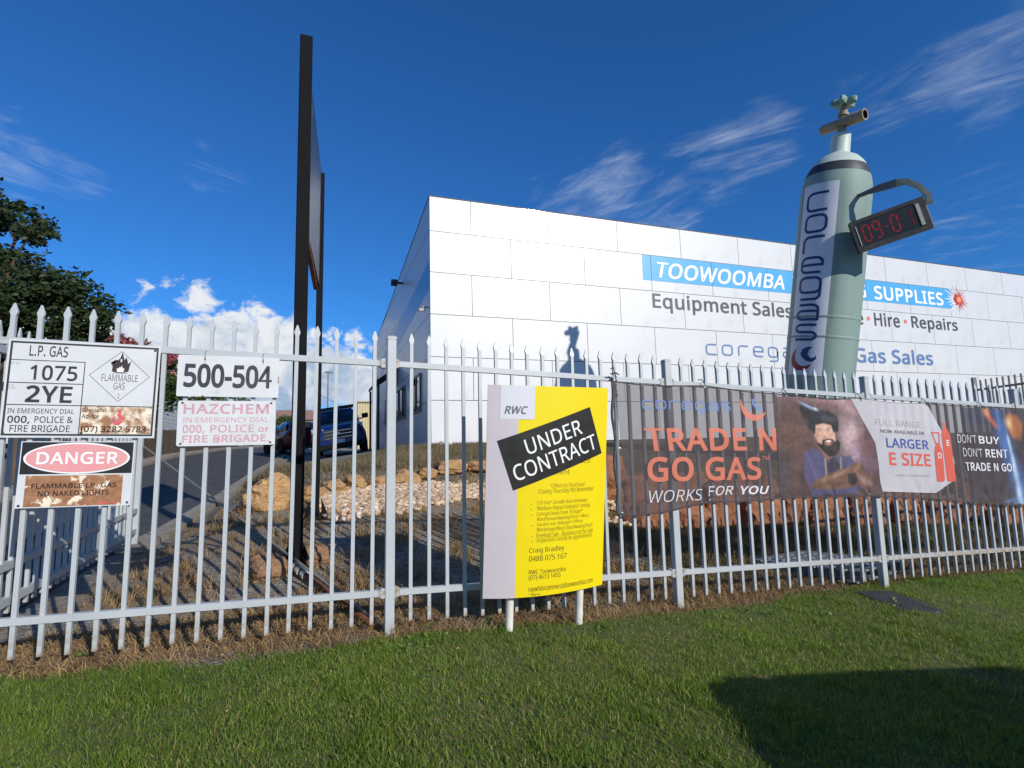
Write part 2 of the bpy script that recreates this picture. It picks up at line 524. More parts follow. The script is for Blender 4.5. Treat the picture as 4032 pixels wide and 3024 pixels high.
def blades(name, P, length, lean, width, material, label=None, cat=None, seed=1, curl=.5, kind='stuff', parent=None, flat_share=0.0):
    """many grass blades (two quads and a tip each) as one mesh"""
    rs = np.random.RandomState(seed)
    n = len(P)
    L = length[0] + (length[1] - length[0]) * rs.rand(n)
    th = rs.rand(n) * 2 * np.pi
    ln = lean[0] + (lean[1] - lean[0]) * rs.rand(n)
    if flat_share: ln = np.where(rs.rand(n) < flat_share, 1.35, ln)
    dirx, diry = np.cos(th), np.sin(th)
    ph = rs.rand(n) * 2 * np.pi
    sx, sy = np.cos(ph), np.sin(ph)
    W = width * (.6 + .8 * rs.rand(n))
    def at(t):
        a = ln * (.4 + curl * t)
        return np.stack([P[:, 0] + dirx * np.sin(a) * L * t, P[:, 1] + diry * np.sin(a) * L * t, P[:, 2] + np.cos(a) * L * t], -1)
    S = np.stack([sx, sy, np.zeros(n)], -1) * W[:, None] * .5
    p0 = at(0.0); p1 = at(.55); p2 = at(1.0)
    V = np.empty((n, 5, 3)); V[:, 0] = p0 - S; V[:, 1] = p0 + S; V[:, 2] = p1 + S * .8; V[:, 3] = p1 - S * .8; V[:, 4] = p2
    V = V.reshape(-1, 3)
    base = np.arange(n) * 5
    me = bpy.data.meshes.new(name)
    me.vertices.add(n * 5); me.vertices.foreach_set('co', V.ravel())
    loops = np.empty((n, 7), int)
    loops[:, 0] = base; loops[:, 1] = base + 1; loops[:, 2] = base + 2; loops[:, 3] = base + 3
    loops[:, 4] = base + 3; loops[:, 5] = base + 2; loops[:, 6] = base + 4
    me.loops.add(n * 7); me.loops.foreach_set('vertex_index', loops.ravel())
    me.polygons.add(n * 2)
    ls = np.empty((n, 2), int); ls[:, 0] = np.arange(n) * 7; ls[:, 1] = np.arange(n) * 7 + 4
    me.polygons.foreach_set('loop_start', ls.ravel())
    try: me.polygons.foreach_set('loop_total', np.tile([4, 3], n))
    except Exception: pass
    me.update(calc_edges=True); me.validate()
    return link(name, me, material, parent, kind=kind, label=label, cat=cat)

def leaf_mat(name, c1, c2, rough=.5, nscale=1.2, trans=.35, c3=None):
    """leaf / blade colour that varies from piece to piece"""
    M = bpy.data.materials.new(name); M.use_nodes = True
    t = M.node_tree; q = NB(t); p = t.nodes['Principled BSDF']; o = t.nodes['Material Output']
    g = q.n('ShaderNodeNewGeometry')
    rp = g.outputs['Random Per Island']
    tcn = q.n('ShaderNodeTexCoord')
    nz = q.mapr(q.noise(tcn.outputs['Object'], nscale, 5, .6), .35, .65)
    f = q.math('ADD', q.math('MULTIPLY', rp, .6), q.math('MULTIPLY', nz, .4))
    cc = q.mix(f, lin(c1), lin(c2))
    if c3 is not None:
        cc = q.mix(q.math('MULTIPLY', q.mapr(rp, .86, .9), q.mapr(q.noise(tcn.outputs['Object'], nscale * .7, 3, .6), .4, .6, .25, 1)), cc, lin(c3))
    q.link(cc, p.inputs['Base Color'])
    p.inputs['Roughness'].default_value = rough
    p.inputs['Specular IOR Level'].default_value = .3
    tl = q.n('ShaderNodeBsdfTranslucent'); q.link(cc, tl.inputs['Color'])
    ms = q.n('ShaderNodeMixShader'); ms.inputs[0].default_value = trans
    q.link(p.outputs[0], ms.inputs[1]); q.link(tl.outputs[0], ms.inputs[2]); q.link(ms.outputs[0], o.inputs['Surface'])
    MATS[name] = M
    return M

# ------------------------------------------------------------------ ground sheets
def ground_material():
    M = bpy.data.materials.new('gravelly_ground'); M.use_nodes = True
    t = M.node_tree; q = NB(t); p = t.nodes['Principled BSDF']
    tcn = q.n('ShaderNodeTexCoord'); v = tcn.outputs['Object']
    vo = q.n('ShaderNodeTexVoronoi'); q.link(v, vo.inputs['Vector']); vo.inputs['Scale'].default_value = 42
    sp = q.n('ShaderNodeSeparateColor'); q.link(vo.outputs['Color'], sp.inputs[0])
    grey = q.mix(sp.outputs[0], lin((.37, .35, .32)), lin((.65, .62, .56)))
    big = q.noise(v, 1.3, 6, .62)
    straw = q.mix(q.noise(v, 30, 4, .7), lin((.46, .37, .26)), lin((.68, .57, .42)))
    c = q.mix(q.mapr(big, .46, .60), grey, straw)
    c = q.mix(q.mapr(q.noise(v, 3.1, 5, .6), .56, .70), c, lin((.30, .21, .15)))
    sx_ = q.n('ShaderNodeSeparateXYZ'); q.link(v, sx_.inputs[0])
    soil = q.mix(q.mapr(q.noise(v, 7, 5, .65), .38, .62), lin((.30, .24, .16)), lin((.42, .38, .22)))
    c = q.mix(q.mapr(q.math('ADD', sx_.outputs[0], q.math('MULTIPLY', big, 2.0)), 3.2, 4.6), c, soil)
    q.link(c, p.inputs['Base Color']); p.inputs['Roughness'].default_value = .95
    bn = q.n('ShaderNodeBump'); bn.inputs['Strength'].default_value = .9; bn.inputs['Distance'].default_value = .02
    hh = q.math('ADD', q.math('MULTIPLY', vo.outputs['Distance'], -1.0), q.noise(v, 60, 4, .6))
    q.link(hh, bn.inputs['Height']); q.link(bn.outputs[0], p.inputs['Normal'])
    return M
gmat = ground_material()
us = np.concatenate([[-900, -400, -200, -100, -60, -40, -28, -20, -16], np.arange(-13, 20.01, .16), [24, 30, 40, 60, 100, 200, 400, 900]])
ns = np.concatenate([[-60, -30, -16, -11], np.arange(-8.5, 22.01, .16), [24, 27, 31, 36, 44, 60, 80, 110, 160, 240, 400, 700, 1200]])
grid(us, ns, 0.0, 'ground', gmat)

lawn_m = mat('lawn_soil', (.27, .32, .14), .95, (.40, .38, .22), 9, nlo=.4, nhi=.62, bump=(120, .6, .01))
def edge_n(u):      # ragged line where the mown lawn meets the dead strip at the fence
    u = np.asarray(u, float)
    return -.075 + .22 * ss(2.0, 5.0, u) + .05 * np.sin(u * 2.3 + 1) + .03 * np.sin(u * 7.1) - .16 * np.exp(-((u - 3.0) / .7) ** 2) - .10 * np.exp(-((u + .6) / .8) ** 2)
def lawn_sheet():
    us_ = np.concatenate([[-30, -20], np.arange(-13, 20.01, .16), [26, 34]])
    rows = np.concatenate([[-11.0], np.arange(-8.5, -.2, .25), [-.12, 0.0]])
    V = []; 
    for r in rows:
        e = edge_n(us_)
        n = np.where(r > -.6, e + r * 1.0, r)
        V.append(np.stack([us_, n, hz(us_, n) + .008], -1))
    V = np.concatenate(V).reshape(-1, 3); a = len(us_); k = len(rows)
    idx = np.arange(a * k).reshape(k, a)
    F = np.stack([idx[:-1, :-1], idx[:-1, 1:], idx[1:, 1:], idx[1:, :-1]], -1).reshape(-1, 4)
    me = bpy.data.meshes.new('lawn'); me.from_pydata(V.tolist(), [], F.tolist()); me.update()
    link('lawn', me, lawn_m, kind='structure')
lawn_sheet()

# driveway climbing past the building
asph = mat('asphalt', (.255, .255, .262), .9, (.31, .31, .31), 5, bump=(160, .5, .006), c3=(.22, .22, .225), n3=1.1, lo3=.5, hi3=.7)
conc = mat('old_concrete', (.62, .58, .52), .9, (.53, .49, .43), 7, bump=(70, .35, .006), c3=(.45, .42, .38), n3=2.3)
def strip(name, left, right, ns_, zoff, material, w=8, thick=0.0, **kw):
    V = []; F = []
    for i, n in enumerate(ns_):
        a, c = left(n), right(n)
        for k in range(w):
            u = a + (c - a) * k / (w - 1); V.append((u, n, H(u, n) + zoff))
    for i in range(len(ns_) - 1):
        for k in range(w - 1):
            F.append((i * w + k, i * w + k + 1, (i + 1) * w + k + 1, (i + 1) * w + k))
    me = bpy.data.meshes.new(name); me.from_pydata(V, [], F); me.update()
    if thick:
        bm = bmesh.new(); bm.from_mesh(me)
        r = bmesh.ops.extrude_face_region(bm, geom=bm.faces[:])
        for v in r['geom']:
            if isinstance(v, bmesh.types.BMVert): v.co.z += thick
        bmesh.ops.recalc_face_normals(bm, faces=bm.faces); bm.to_mesh(me); bm.free()
    return link(name, me, material, **kw)
dn = list(np.concatenate([np.arange(-8, 24, .5), np.arange(24, 70, 3)]))
dr = lambda n: float(np.interp(n, [-8, 3.6, 5, 10, 15, 24, 70], [-2.62, -2.62, -2.5, -2.38, -2.25, -1.9, -1.2]))
dl = lambda n: -6.25
strip('driveway', dl, dr, dn, .012, asph, 14, kind='structure')
strip('kerb', dr, lambda n: dr(n) + .30, [x for x in dn if x >= 3.5], -.05, conc, 3, .11, kind='structure')
strip('kerb', lambda n: -6.6, dl, dn, -.05, conc, 3, .16, kind='structure')
strip('concrete_apron', lambda n: dr(n) + .31, lambda n: min(2.2, dr(n) + .31 + max(0.02, (n - 9.5) * .9)), [x for x in dn if 9.5 <= x <= 60], .010, conc, 8, kind='structure')

# far ridge
def ridge():
    V = []; F = []
    n = 80
    mnoise.seed_set(3)
    for i in range(n + 1):
        a = math.radians(-100 + 200 * i / n); R = 520
        hgt = 38 + 7 * mnoise.noise((i * .13, 0, 1)) + 3 * mnoise.noise((i * .5, 4, 1))
        for R_, z in ((380, 2), (460, hgt * .6), (540, hgt), (760, 2)):
            V.append((R_ * math.sin(a), R_ * math.cos(a), z))
    for i in range(n):
        for k in range(3): F.append((i * 4 + k, (i + 1) * 4 + k, (i + 1) * 4 + k + 1, i * 4 + k + 1))
    me = bpy.data.meshes.new('hills'); me.from_pydata(V, [], F); me.update()
    me.polygons.foreach_set('use_smooth', [True] * len(me.polygons))
    link('hills', me, mat('dry_hills', (.42, .40, .38), 1, (.33, .36, .31), .03, coords='Object'), kind='structure')
ridge()

# ------------------------------------------------------------------ street fence
powder = mat('grey_powder_coat', (.715, .735, .74), .42, (.68, .70, .705), 3, spec=.5, c3=(.62, .615, .58), n3=7, lo3=.60, hi3=.82, foot=((.56, .47, .36), .0, .17))
def ft(u): return (-.041 if u > 0 else -.033) * u        # fall of the fence along the street
SP = .1335
def picket_mesh(h_, pw=.025, flare=.040, thin=.013, head=.078):
    b_ = MB(); a = pw / 2; f = flare / 2; t = thin / 2
    secs = [(a, a, 0), (a, a, h_ - head), (f, t * 1.25, h_ - head + .022), (f * .97, t * 1.15, h_ - head + .030), (.004, .004, h_)]
    b_.rings([[(-x, -y, z), (x, -y, z), (x, y, z), (-x, y, z)] for x, y, z in secs])
    return b_.mesh('picket')
PK = picket_mesh(2.075)
PK.materials.append(powder)
def rail_seg(b_, x0, z0, x1, z1, y=0, hh=.021, d=.020):
    b_.add([(x0, y - d, z0 - hh), (x1, y - d, z1 - hh), (x1, y + d, z1 - hh), (x0, y + d, z0 - hh), (x0, y - d, z0 + hh), (x1, y - d, z1 + hh), (x1, y + d, z1 + hh), (x0, y + d, z0 + hh)],
           [(0, 3, 2, 1), (4, 5, 6, 7), (0, 1, 5, 4), (2, 3, 7, 6), (0, 4, 7, 3), (1, 2, 6, 5)])
fence = thing('street_fence', (0, 0, 0), 'pale grey steel spear-top fence running along the street verge', 'fence')
posts = [-2.37, .03, 2.445, 4.88, 7.32, 9.76, 12.2]
firsts = [-2.226, .179, 2.599, 5.034, 7.47, 9.91]
post_b = MB().cbox(-.0325, -.0325, 0, .0325, .0325, 2.15, .004)
PM = post_b.mesh('post'); PM.materials.append(powder)
CM = MB().cbox(-.036, -.036, 2.142, .036, .036, 2.158, .006).rings([[(-.036, -.036, 2.158), (.036, -.036, 2.158), (.036, .036, 2.158), (-.036, .036, 2.158)], [(-.024, -.024, 2.168), (.024, -.024, 2.168), (.024, .024, 2.168), (-.024, .024, 2.168)]]).mesh('post_cap'); CM.materials.append(powder)
BRK = MB()
BRK.rings([[(.030, -.026, -.034), (.030, .026, -.034), (.030, .026, .034), (.030, -.026, .034)], [(.056, -.026, -.034), (.056, .026, -.034), (.056, .026, .034), (.056, -.026, .034)],
           [(.074, -.0215, -.024), (.074, .0215, -.024), (.074, .0215, .024), (.074, -.0215, .024)]])
BM_ = BRK.mesh('bracket'); BM_.materials.append(powder)
for u in posts:
    p = link('post', PM, None, fence, loc=(u, 0, ft(u) - .04), rot=(0, .008, 0))
    link('post_cap', CM, None, p)
for i in range(len(posts) - 1):
    a, c = posts[i], posts[i + 1]
    for zr in (1.920, .289):
        rb = MB(); z0, z1 = zr + ft(a), zr + ft(c)
        rail_seg(rb, a + .05, z0 + (z1 - z0) * .02, c - .05, z1 - (z1 - z0) * .02)
        r = rb.build('rail', powder, fence)
        for (pu, s) in ((a, 1), (c, -1)):
            link('bracket', BM_, None, r, loc=(pu, 0, zr + ft(pu)), rot=(0, 0, 0 if s > 0 else math.pi))
    for k in range(17):
        u = firsts[i] + SP * k
        link('picket', PK, None, fence, loc=(u, 0, .082 + ft(u) + rnd.uniform(-.004, .004)), rot=(0, .008, 0))

# return fence along the driveway
ret = thing('driveway_gate_fence', (-2.42, .12, 0), 'grey spear-top fence running back from the street beside the asphalt driveway', 'fence', rot=(0, 0, math.radians(91)))
for yy in (0.06, 3.62):
    p = link('post', PM, None, ret, loc=(yy, 0, .10 + .03 * yy))
    link('post_cap', CM, None, p)
for zr in (1.90, .46, .22):
    rb = MB(); rail_seg(rb, .09, zr + .1, 3.59, zr + .20, 0, .026, .022); rb.build('rail', powder, ret)
PK2 = picket_mesh(1.95, .025, .034, .012, .085); PK2.materials.append(powder)
for k in range(25):
    link('picket', PK2, None, ret, loc=(.22 + SP * k, 0, .24 + .028 * SP * k))

# far fence beside the building's right-hand yard
ff = thing('yard_fence', (15.15, 4.83, .95), 'weathered grey flat-top palisade fence standing before the white warehouse', 'fence', rot=(0, 0, math.radians(-114)))
oldm = mat('weathered_grey_steel', (.52, .52, .52), .7, (.44, .44, .43), 4)
for yy in (0, 2.6, 5.2):
    MB().box(yy - .04, -.04, 0, yy + .04, .04, 1.82).build('post', oldm, ff)
for zr in (1.5, .3): MB().box(0, -.02, zr - .025, 6.4, .02, zr + .025).build('rail', oldm, ff)
fpk = MB().box(-.018, -.012, .05, .018, .012, 1.74).mesh('picket'); fpk.materials.append(oldm)
for k in range(36): link('picket', fpk, None, ff, loc=(.16 + .17 * k, .034, 0))

# ------------------------------------------------------------------ signs on the fence
wht = mat('white_sign_sheet', (.83, .835, .835), .45, (.78, .785, .775), 4, nlo=.4, nhi=.75, c3=(.70, .66, .58), n3=7, lo3=.68, hi3=.86)
ink = mat('dark_grey_print', (.20, .205, .215), .5)
ink2 = mat('faded_grey_print', (.40, .405, .42), .5)
smallink = mat('pale_grey_print', (.62, .63, .66), .5)
blackp = mat('black_print', (.11, .11, .115), .45, (.16, .16, .16), 5)
pinkp = mat('faded_red_print', (.88, .58, .58), .5, (.86, .63, .62), 6)
pinkt = mat('faded_pink_lettering', (.78, .60, .63), .5)
whp = mat('white_print', (.93, .93, .92), .45)
rustp = mat('peeled_sticker', (.93, .88, .78), .7, (.62, .44, .30), 16, nlo=.42, nhi=.58, coords='Object')
brickp = mat('weathered_brown_sticker', (.66, .48, .34), .7, (.55, .37, .25), 26, nlo=.35, nhi=.65, c3=(.93, .86, .76), n3=11, lo3=.56, hi3=.61)
redp = mat('faded_red_logo', (.80, .30, .32), .5, (.86, .45, .45), 30)
dark_txt = mat('near_black_print', (.13, .09, .10), .5)
steel = mat('dull_steel', (.45, .45, .46), .4, metal=.8)
rusty = mat('rusty_steel', (.42, .24, .16), .9, (.55, .33, .22), 14, bump=(60, .4, .004))

def board(name, label, bl, wh, slope, back=.0, corner=.0):
    t = thing(name, (bl[0], -.036, bl[1]), label, 'sign', rot=(0, slope, 0))
    W, Hh = wh
    c = corner
    poly = [(0, 0), (W, 0), (W, Hh), (0, Hh)] if not c else arc(W - c, Hh - c, c, c, 0, 90, 4) + arc(c, Hh - c, c, c, 90, 180, 4) + arc(c, c, c, c, 180, 270, 4) + arc(W - c, c, c, c, 270, 360, 4)
    MB().prism(poly, 0, .004).build('board', wht, t)
    return t
def rect(x0, z0, x1, z1): return [(x0, z0), (x1, z0), (x1, z1), (x0, z1)]
def screws(t, pts, m_=None):
    for x, z in pts:
        b_ = MB().lathe([(.0075, 0), (.0075, .003), (.004, .006)], 8)
        o = b_.build('screw', m_ or steel, t); o.location = (x, 0, z); o.rotation_euler = (math.pi / 2, 0, 0)

# L.P. gas placard
t = board('hazard_placard', 'large white L.P. gas placard with flammable gas diamond on the fence', (-2.222, 1.412), (.785, .59), .022)
F1, F2, F3 = flat(-.0012), flat(-.0024), flat(-.0036)
def frame(x0, z0, x1, z1, w_): return [rect(x0, z0, x1, z0 + w_), rect(x0, z1 - w_, x1, z1), rect(x0, z0 + w_, x0 + w_, z1 - w_), rect(x1 - w_, z0 + w_, x1, z1 - w_)]
print_poly(frame(.011, .012, .774, .578, .011), F1, ink, t, 'border')
print_poly([rect(.385, .018, .390, .464), rect(.02, .4625, .390, .467), rect(.02, .325, .385, .330), rect(.02, .193, .385, .198), rect(.39, .194, .765, .199)], F1, ink, t, 'dividing_line')
for s_, q_, m_, bo in (('L.P. GAS', (.105, .49, .296, .5565), ink, .014), ('UN No', (.017, .437, .066, .450), smallink, .012), ('1075', (.118, .345, .354, .438), ink, .022),
                       ('HAZ-', (.018, .305, .052, .316), smallink, .012), ('CHEM', (.018, .288, .060, .299), smallink, .012), ('2YE', (.107, .2105, .337, .313), ink, .03), ('IN EMERGENCY DIAL', (.030, .144, .356, .174), ink, .004),
                       ('000,', (.034, .080, .141, .129), blackp, .022), ('POLICE &', (.164, .089, .354, .128), blackp, .006), ('FIRE BRIGADE', (.050, .034, .342, .074), blackp, .006),
                       ('FLAMMABLE', (.479, .3535, .671, .397), ink2, 0), ('GAS', (.545, .302, .606, .346), ink2, 0), ('2', (.5705, .247, .581, .275), ink2, 0)):
    print_text(s_, q_, F1, m_, t, bo)
dia = [(.575, .5446), (.7336, .388), (.575, .2271), (.4145, .388)]
print_poly(stroke(dia, .0028, True), F1, ink2, t, 'diamond_outline')
fl = [(.0, .0), (.36, -.06), (.62, -.06), (.95, .02), (1.0, .30), (1.08, .62), (.90, .46), (.86, .60), (.80, .52), (.78, .84), (.68, .66), (.60, .90), (.52, 1.12), (.44, .80), (.30, .64), (.32, .50), (.16, .66), (.14, .44), (-.10, .50), (.02, .28)]
print_poly([[(.530 + .092 * x, .415 + .112 * y) for x, y in fl]], F1, mat('dark_maroon_print', (.24, .17, .19), .5), t, 'flame_symbol')
hl = [(.3, 0), (.66, 0), (.72, .2), (.60, .22), (.56, .38), (.48, .26), (.42, .3), (.38, .2), (.27, .22)]
print_poly([[(.530 + .092 * x, .412 + .112 * y) for x, y in hl], [(.530 + .092 * x, .415 + .112 * y) for x, y in rect(.46, .55, .54, .72)]], F2, whp, t, 'flame_heart')
print_poly([rect(.535, .4045, .614, .4075)], F1, ink2, t, 'underline')
print_poly([rect(.392, .026, .760, .193)], F1, rustp, t, 'peeling_sticker')
print_text('Specialist', (.396, .152, .522, .182), F2, dark_txt, t, .018)
print_text('Advice', (.396, .120, .484, .147), F2, dark_txt, t, .018)
fl2 = [(.35, 0), (.7, 0), (.95, .2), (1.0, .45), (.8, .7), (.85, 1.05), (.6, .85), (.5, .62), (.62, .42), (.55, .25), (.38, .22), (.3, .4), (.38, .6), (.12, .42), (.05, .2)]
print_poly([[(.545 + .068 * x, .079 + .100 * y) for x, y in fl2]], F2, redp, t, 'gas_flame_logo')
print_text('A gas', (.530, .099, .589, .128), F3, ink2, t, 0, .2)
print_text('(07) 3282 5783', (.398, .028, .738, .073), F2, dark_txt, t, .022)
screws(t, [(.755, .560), (.02, .03), (.40, .03)])

# danger sign
t = board('danger_sign', 'white and black danger sign with faded pink oval below the L.P. gas placard', (-2.118, .998), (.572, .39), .022)
print_poly([rect(.006, .196, .566, .385)], F1, blackp, t, 'black_field')
print_poly([arc(.2845, .2895, .267, .0935, 0, 360, 48)[:-1]], F2, whp, t, 'white_oval')
print_poly([arc(.2845, .2895, .256, .0845, 0, 360, 48)[:-1]], F3, pinkp, t, 'pink_oval')
F4 = flat(-.0048)
print_text('DANGER', (.082, .253, .490, .327), F4, whp, t, .022)
print_poly([rect(.039, .006, .524, .187)], F1, brickp, t, 'weathered_sticker')
print_text('FLAMMABLE LP- GAS', (.070, .111, .493, .141), F2, dark_txt, t, .022)
print_text('NO NAKED LIGHTS', (.105, .066, .458, .097), F2, dark_txt, t, .022)
print_text('.com.au', (.392, .011, .509, .028), F2, redp, t, .02)
screws(t, [(.018, .015), (.556, .018)])

# street number
t = board('number_sign', 'white enamel street number sign reading 500-504 wired to the top rail', (-1.327, 1.663), (.607, .273), .010, corner=.008)
print_text('500-504', (.036, .059, .563, .218), F1, mat('charcoal_numerals', (.17, .18, .20), .45, (.23, .24, .26), 8), t, .035, 0, .92)
stain = mat('rust_stain', (.66, .44, .30), .9)
for x in (.155, .505):
    print_poly([arc(x, .247, .006, .006, 0, 360, 10)[:-1], [(x - .002, .245), (x - .001, .222), (x + .001, .222), (x + .003, .245)]], F2, stain, t, 'rust_streak')
    MB().tube([(x, -.003, .247), (x + .002, -.016, .262), (x + .003, -.012, .30), (x + .003, .03, .305)], .0016, 5).build('tie_wire', rusty, t)
print_poly([[(.601, .10), (.607, .10), (.607, .15), (.602, .14)], [(.14, .0), (.165, 0), (.15, .010)]], F2, stain, t, 'chip')

# hazchem
t = board('hazchem_sign', 'white hazchem emergency sign with faded pink letters below the number sign', (-1.314, 1.340), (.58, .294), .000, corner=.014)
for s_, q_, bo in (('HAZCHEM', (.033, .207, .538, .275), .030), ('IN EMERGENCY DIAL', (.031, .152, .537, .186), .0), ('000,', (.032, .076, .158, .1365), .025), ('POLICE', (.191, .0855, .449, .136), .012), ('or', (.477, .0855, .543, .118), .025), ('FIRE BRIGADE.', (.033, .021, .545, .070), .025)):
    print_text(s_, q_, F1, pinkt, t, bo, words=True)
screws(t, [(.026, .280), (.552, .280), (.552, .016), (.024, .016)])

# ------------------------------------------------------------------ real-estate sign
yel = mat('bright_yellow_corflute', (.93, .84, .06), .40, (.92, .82, .05), 3)
mauve = mat('mauve_print', (.79, .755, .77), .45, (.77, .735, .75), 3)
pale = mat('pale_grey_panel_print', (.84, .84, .86), .45)
olive = mat('olive_lettering', (.58, .51, .09), .5)
olive2 = mat('brown_olive_lettering', (.36, .30, .10), .5)
stick = mat('black_sticker', (.155, .150, .145), .35, (.20, .195, .18), 12, bump=(18, .25, .003))
whpost = mat('white_painted_post', (.90, .885, .85), .5, (.82, .80, .75), 6)
YW, YH = .962, 1.508
sale = thing('sale_sign', (.650, -.225, .228), 'bowed yellow and mauve for-sale board on two white posts before the fence', 'sign', rot=(.118, .012, 0))
def ysurf(off):
    def f(x, z):
        s = x / YW; k = .085 - .035 * z / YH
        return (x, -k * (4 * s * (1 - s)) * (1.0 - .25 * s) + .02 * s * (1 - z / YH) - off, z)
    return f
def bowed(name, polys, off, m_, **kw): return print_poly(polys, ysurf(off), m_, sale, name, step=(.05, .15), **kw)
bb = MB()
sf = ysurf(0)
N_ = 24
ring = []
front = [[sf(YW * i / N_, YH * j / 8) for i in range(N_ + 1)] for j in range(9)]
vs_ = [p for r in front for p in r] + [(p[0], p[1] + .005, p[2]) for r in front for p in r]
k0 = 9 * (N_ + 1); fs = []
for j in range(8):
    for i in range(N_):
        a = j * (N_ + 1) + i
        fs.append((a, a + 1, a + N_ + 2, a + N_ + 1)); fs.append((k0 + a, k0 + a + N_ + 1, k0 + a + N_ + 2, k0 + a + 1))
for i in range(N_):
    a = i; fs.append((a, k0 + a, k0 + a + 1, a + 1)); a = 8 * (N_ + 1) + i; fs.append((a, a + 1, k0 + a + 1, k0 + a))
for j in range(8):
    a = j * (N_ + 1); fs.append((a, a + N_ + 1, k0 + a + N_ + 1, k0 + a)); a += N_; fs.append((a, k0 + a, k0 + a + N_ + 1, a + N_ + 1))
bb.add(vs_, fs); bb.build('board', yel, sale, True)
def yx(X, Z): # place on the board of a point read off a frontal view of it
    t_ = (Z - .24) / 1.49
    x0 = .627 + .065 * t_; wd = .949 + .029 * t_
    return ((X - x0) / wd * YW, (Z - (.25 - .015 * ((X - x0) / wd)) - 0) / (1.492) * YH)
def yq(x0, z0, x1, z1):
    a, c = yx(x0, z0), yx(x1, z1); return (a[0], a[1], c[0], c[1])
bowed('mauve_stripe', [rect(.0, .0, .222, YH - .001)], .0015, mauve)
bowed('logo_panel', [rect(.088, YH - .242, .342, YH - .001)], .0030, pale)
def ytext(s_, box, m_, bo=0.0, sh=0.0, lvl=.0015, **kw): return print_text(s_, box, ysurf(lvl), m_, sale, bo, sh, step=(.05, None), **kw)
ytext('RWC', (.118, YH - .205, .290, YH - .147), ink2, .03, .25, .0045)
# sticker
SA, SB = Vector((.072, 1.112)), Vector((.795, 1.362))
ax_ = (SB - SA); ay_ = Vector((ax_.y, -ax_.x)).normalized() * .372
def stk(a, c): p = SA + ax_ * a + ay_ * c; return (p.x, p.y)
sticker = bowed('under_contract_sticker', [[stk(0, 0), stk(0, 1), stk(1, 1), stk(1, 0)]], .0060, stick, label='black sticker reading under contract stuck askew across the board')
for s_, (a0, c0, a1, c1) in (('UNDER', (.235, .15, .845, .455)), ('CONTRACT', (.05, .545, .965, .86))):
    ytext(s_, (stk(a0, c1), stk(a1, c1), stk(a1, c0), stk(a0, c0)), whp, .005, 0, .0075)
ytext('ited', yq(1.385, 1.172, 1.486, 1.215), olive, .004)
ytext('ment', yq(1.172, 1.097, 1.304, 1.130), olive, .004)
lines = [("'Offers to Purchase'", 1.14, 1.004, 1.436, 1.032), ('Closing Thursday 9th November', 1.041, .958, 1.512, .995),
         ('1.011Ha* Lot with dual driveways', 1.027, .882, 1.454, .912), ("'Medium Impact Industry' zoning", 1.025, .841, 1.472, .875), ('Coregas lease front 763sqm*', 1.024, .803, 1.407, .836),
         ('Warehouse/Awning/Yard + Mezz.', 1.023, .766, 1.467, .797), ('Vacant rear 868sqm* Office/', 1.022, .731, 1.408, .760), ('Workshops/Wash Bay/Awning/Yard', 1.020, .690, 1.491, .723),
         ('Freehold Sale - Business not for sale', 1.019, .655, 1.497, .685), ('Inspections strictly by appointment', 1.018, .614, 1.485, .649)]
for s_, x0, z0, x1, z1 in lines: ytext(s_, yq(x0, z0, x1, z1), olive, -.002, res=2)
dots = []
for z in (.896, .858, .820, .745, .670, .632):
    c_ = yx(.985, z); dots.append(arc(c_[0], c_[1], .0045, .0045, 0, 360, 8)[:-1])
bowed('bullet_point', dots, .0015, olive)
for s_, x0, z0, x1, z1 in (('Craig Bradley', .959, .543, 1.239, .586), ('0488 075 167', .956, .493, 1.255, .527), ('RWC Toowoomba', .952, .403, 1.243, .430), ('(07) 4613 1455', .950, .358, 1.200, .393), ('raywhitecommercialtoowoomba.com', .946, .270, 1.483, .312), ('* Approx.', .945, .249, 1.039, .268)):
    ytext(s_, yq(x0, z0, x1, z1), olive2, .0)
for x, zt in ((.215, 1.25), (.775, 1.25)):
    pb = MB().tube([(x, .035, -.34), (x, .030, 0), (x, .028, zt)], .030, 14); pb.build('post', whpost, sale, True)

# ------------------------------------------------------------------ mesh banner on the fence
TR = .37
cloth = mat('charcoal_mesh_cloth', (.315, .275, .280), .85, (.285, .245, .252), 4, trans=TR)
orange = mat('orange_mesh_print', (.86, .50, .40), .8, (.83, .46, .36), 5, trans=.16)
bwhite = mat('white_mesh_print', (.86, .85, .86), .8, trans=.12)
bblue = mat('pale_blue_mesh_print', (.44, .55, .74), .8, trans=.2)
bgrey = mat('pale_panel_mesh_print', (.80, .785, .80), .8, (.76, .745, .765), 3, trans=.20)
bnavy = mat('blue_mesh_print', (.20, .33, .60), .8, trans=.1)
bred = mat('red_mesh_print', (.83, .36, .29), .8, trans=.1)
bdark = mat('dark_mesh_print', (.30, .28, .29), .8, trans=.1)
bfaint = mat('faint_mesh_print', (.62, .60, .62), .8, trans=.15)
TX = [1.88, 2.10, 2.40, 2.835, 3.3, 3.784, 4.3, 4.757, 5.25, 5.729, 6.6, 7.415, 8.6]
TZ = [1.822, 1.800, 1.790, 1.797, 1.750, 1.727, 1.690, 1.694, 1.652, 1.648, 1.612, 1.594, 1.545]
BX_ = [1.865, 2.05, 2.312, 2.60, 2.801, 3.10, 3.50, 3.747, 4.25, 4.727, 5.15, 5.497, 6.0, 6.435, 7.165, 8.6]
BZ_ = [.705, .690, .698, .735, .757, .742, .748, .748, .722, .709, .672, .646, .595, .540, .471, .38]
ztop = lambda x: float(np.interp(x, TX, TZ)); zbot = lambda x: float(np.interp(x, BX_, BZ_))
TIES_B = [1.87, 2.80, 4.30, 4.73, 5.50, 6.6, 7.5]
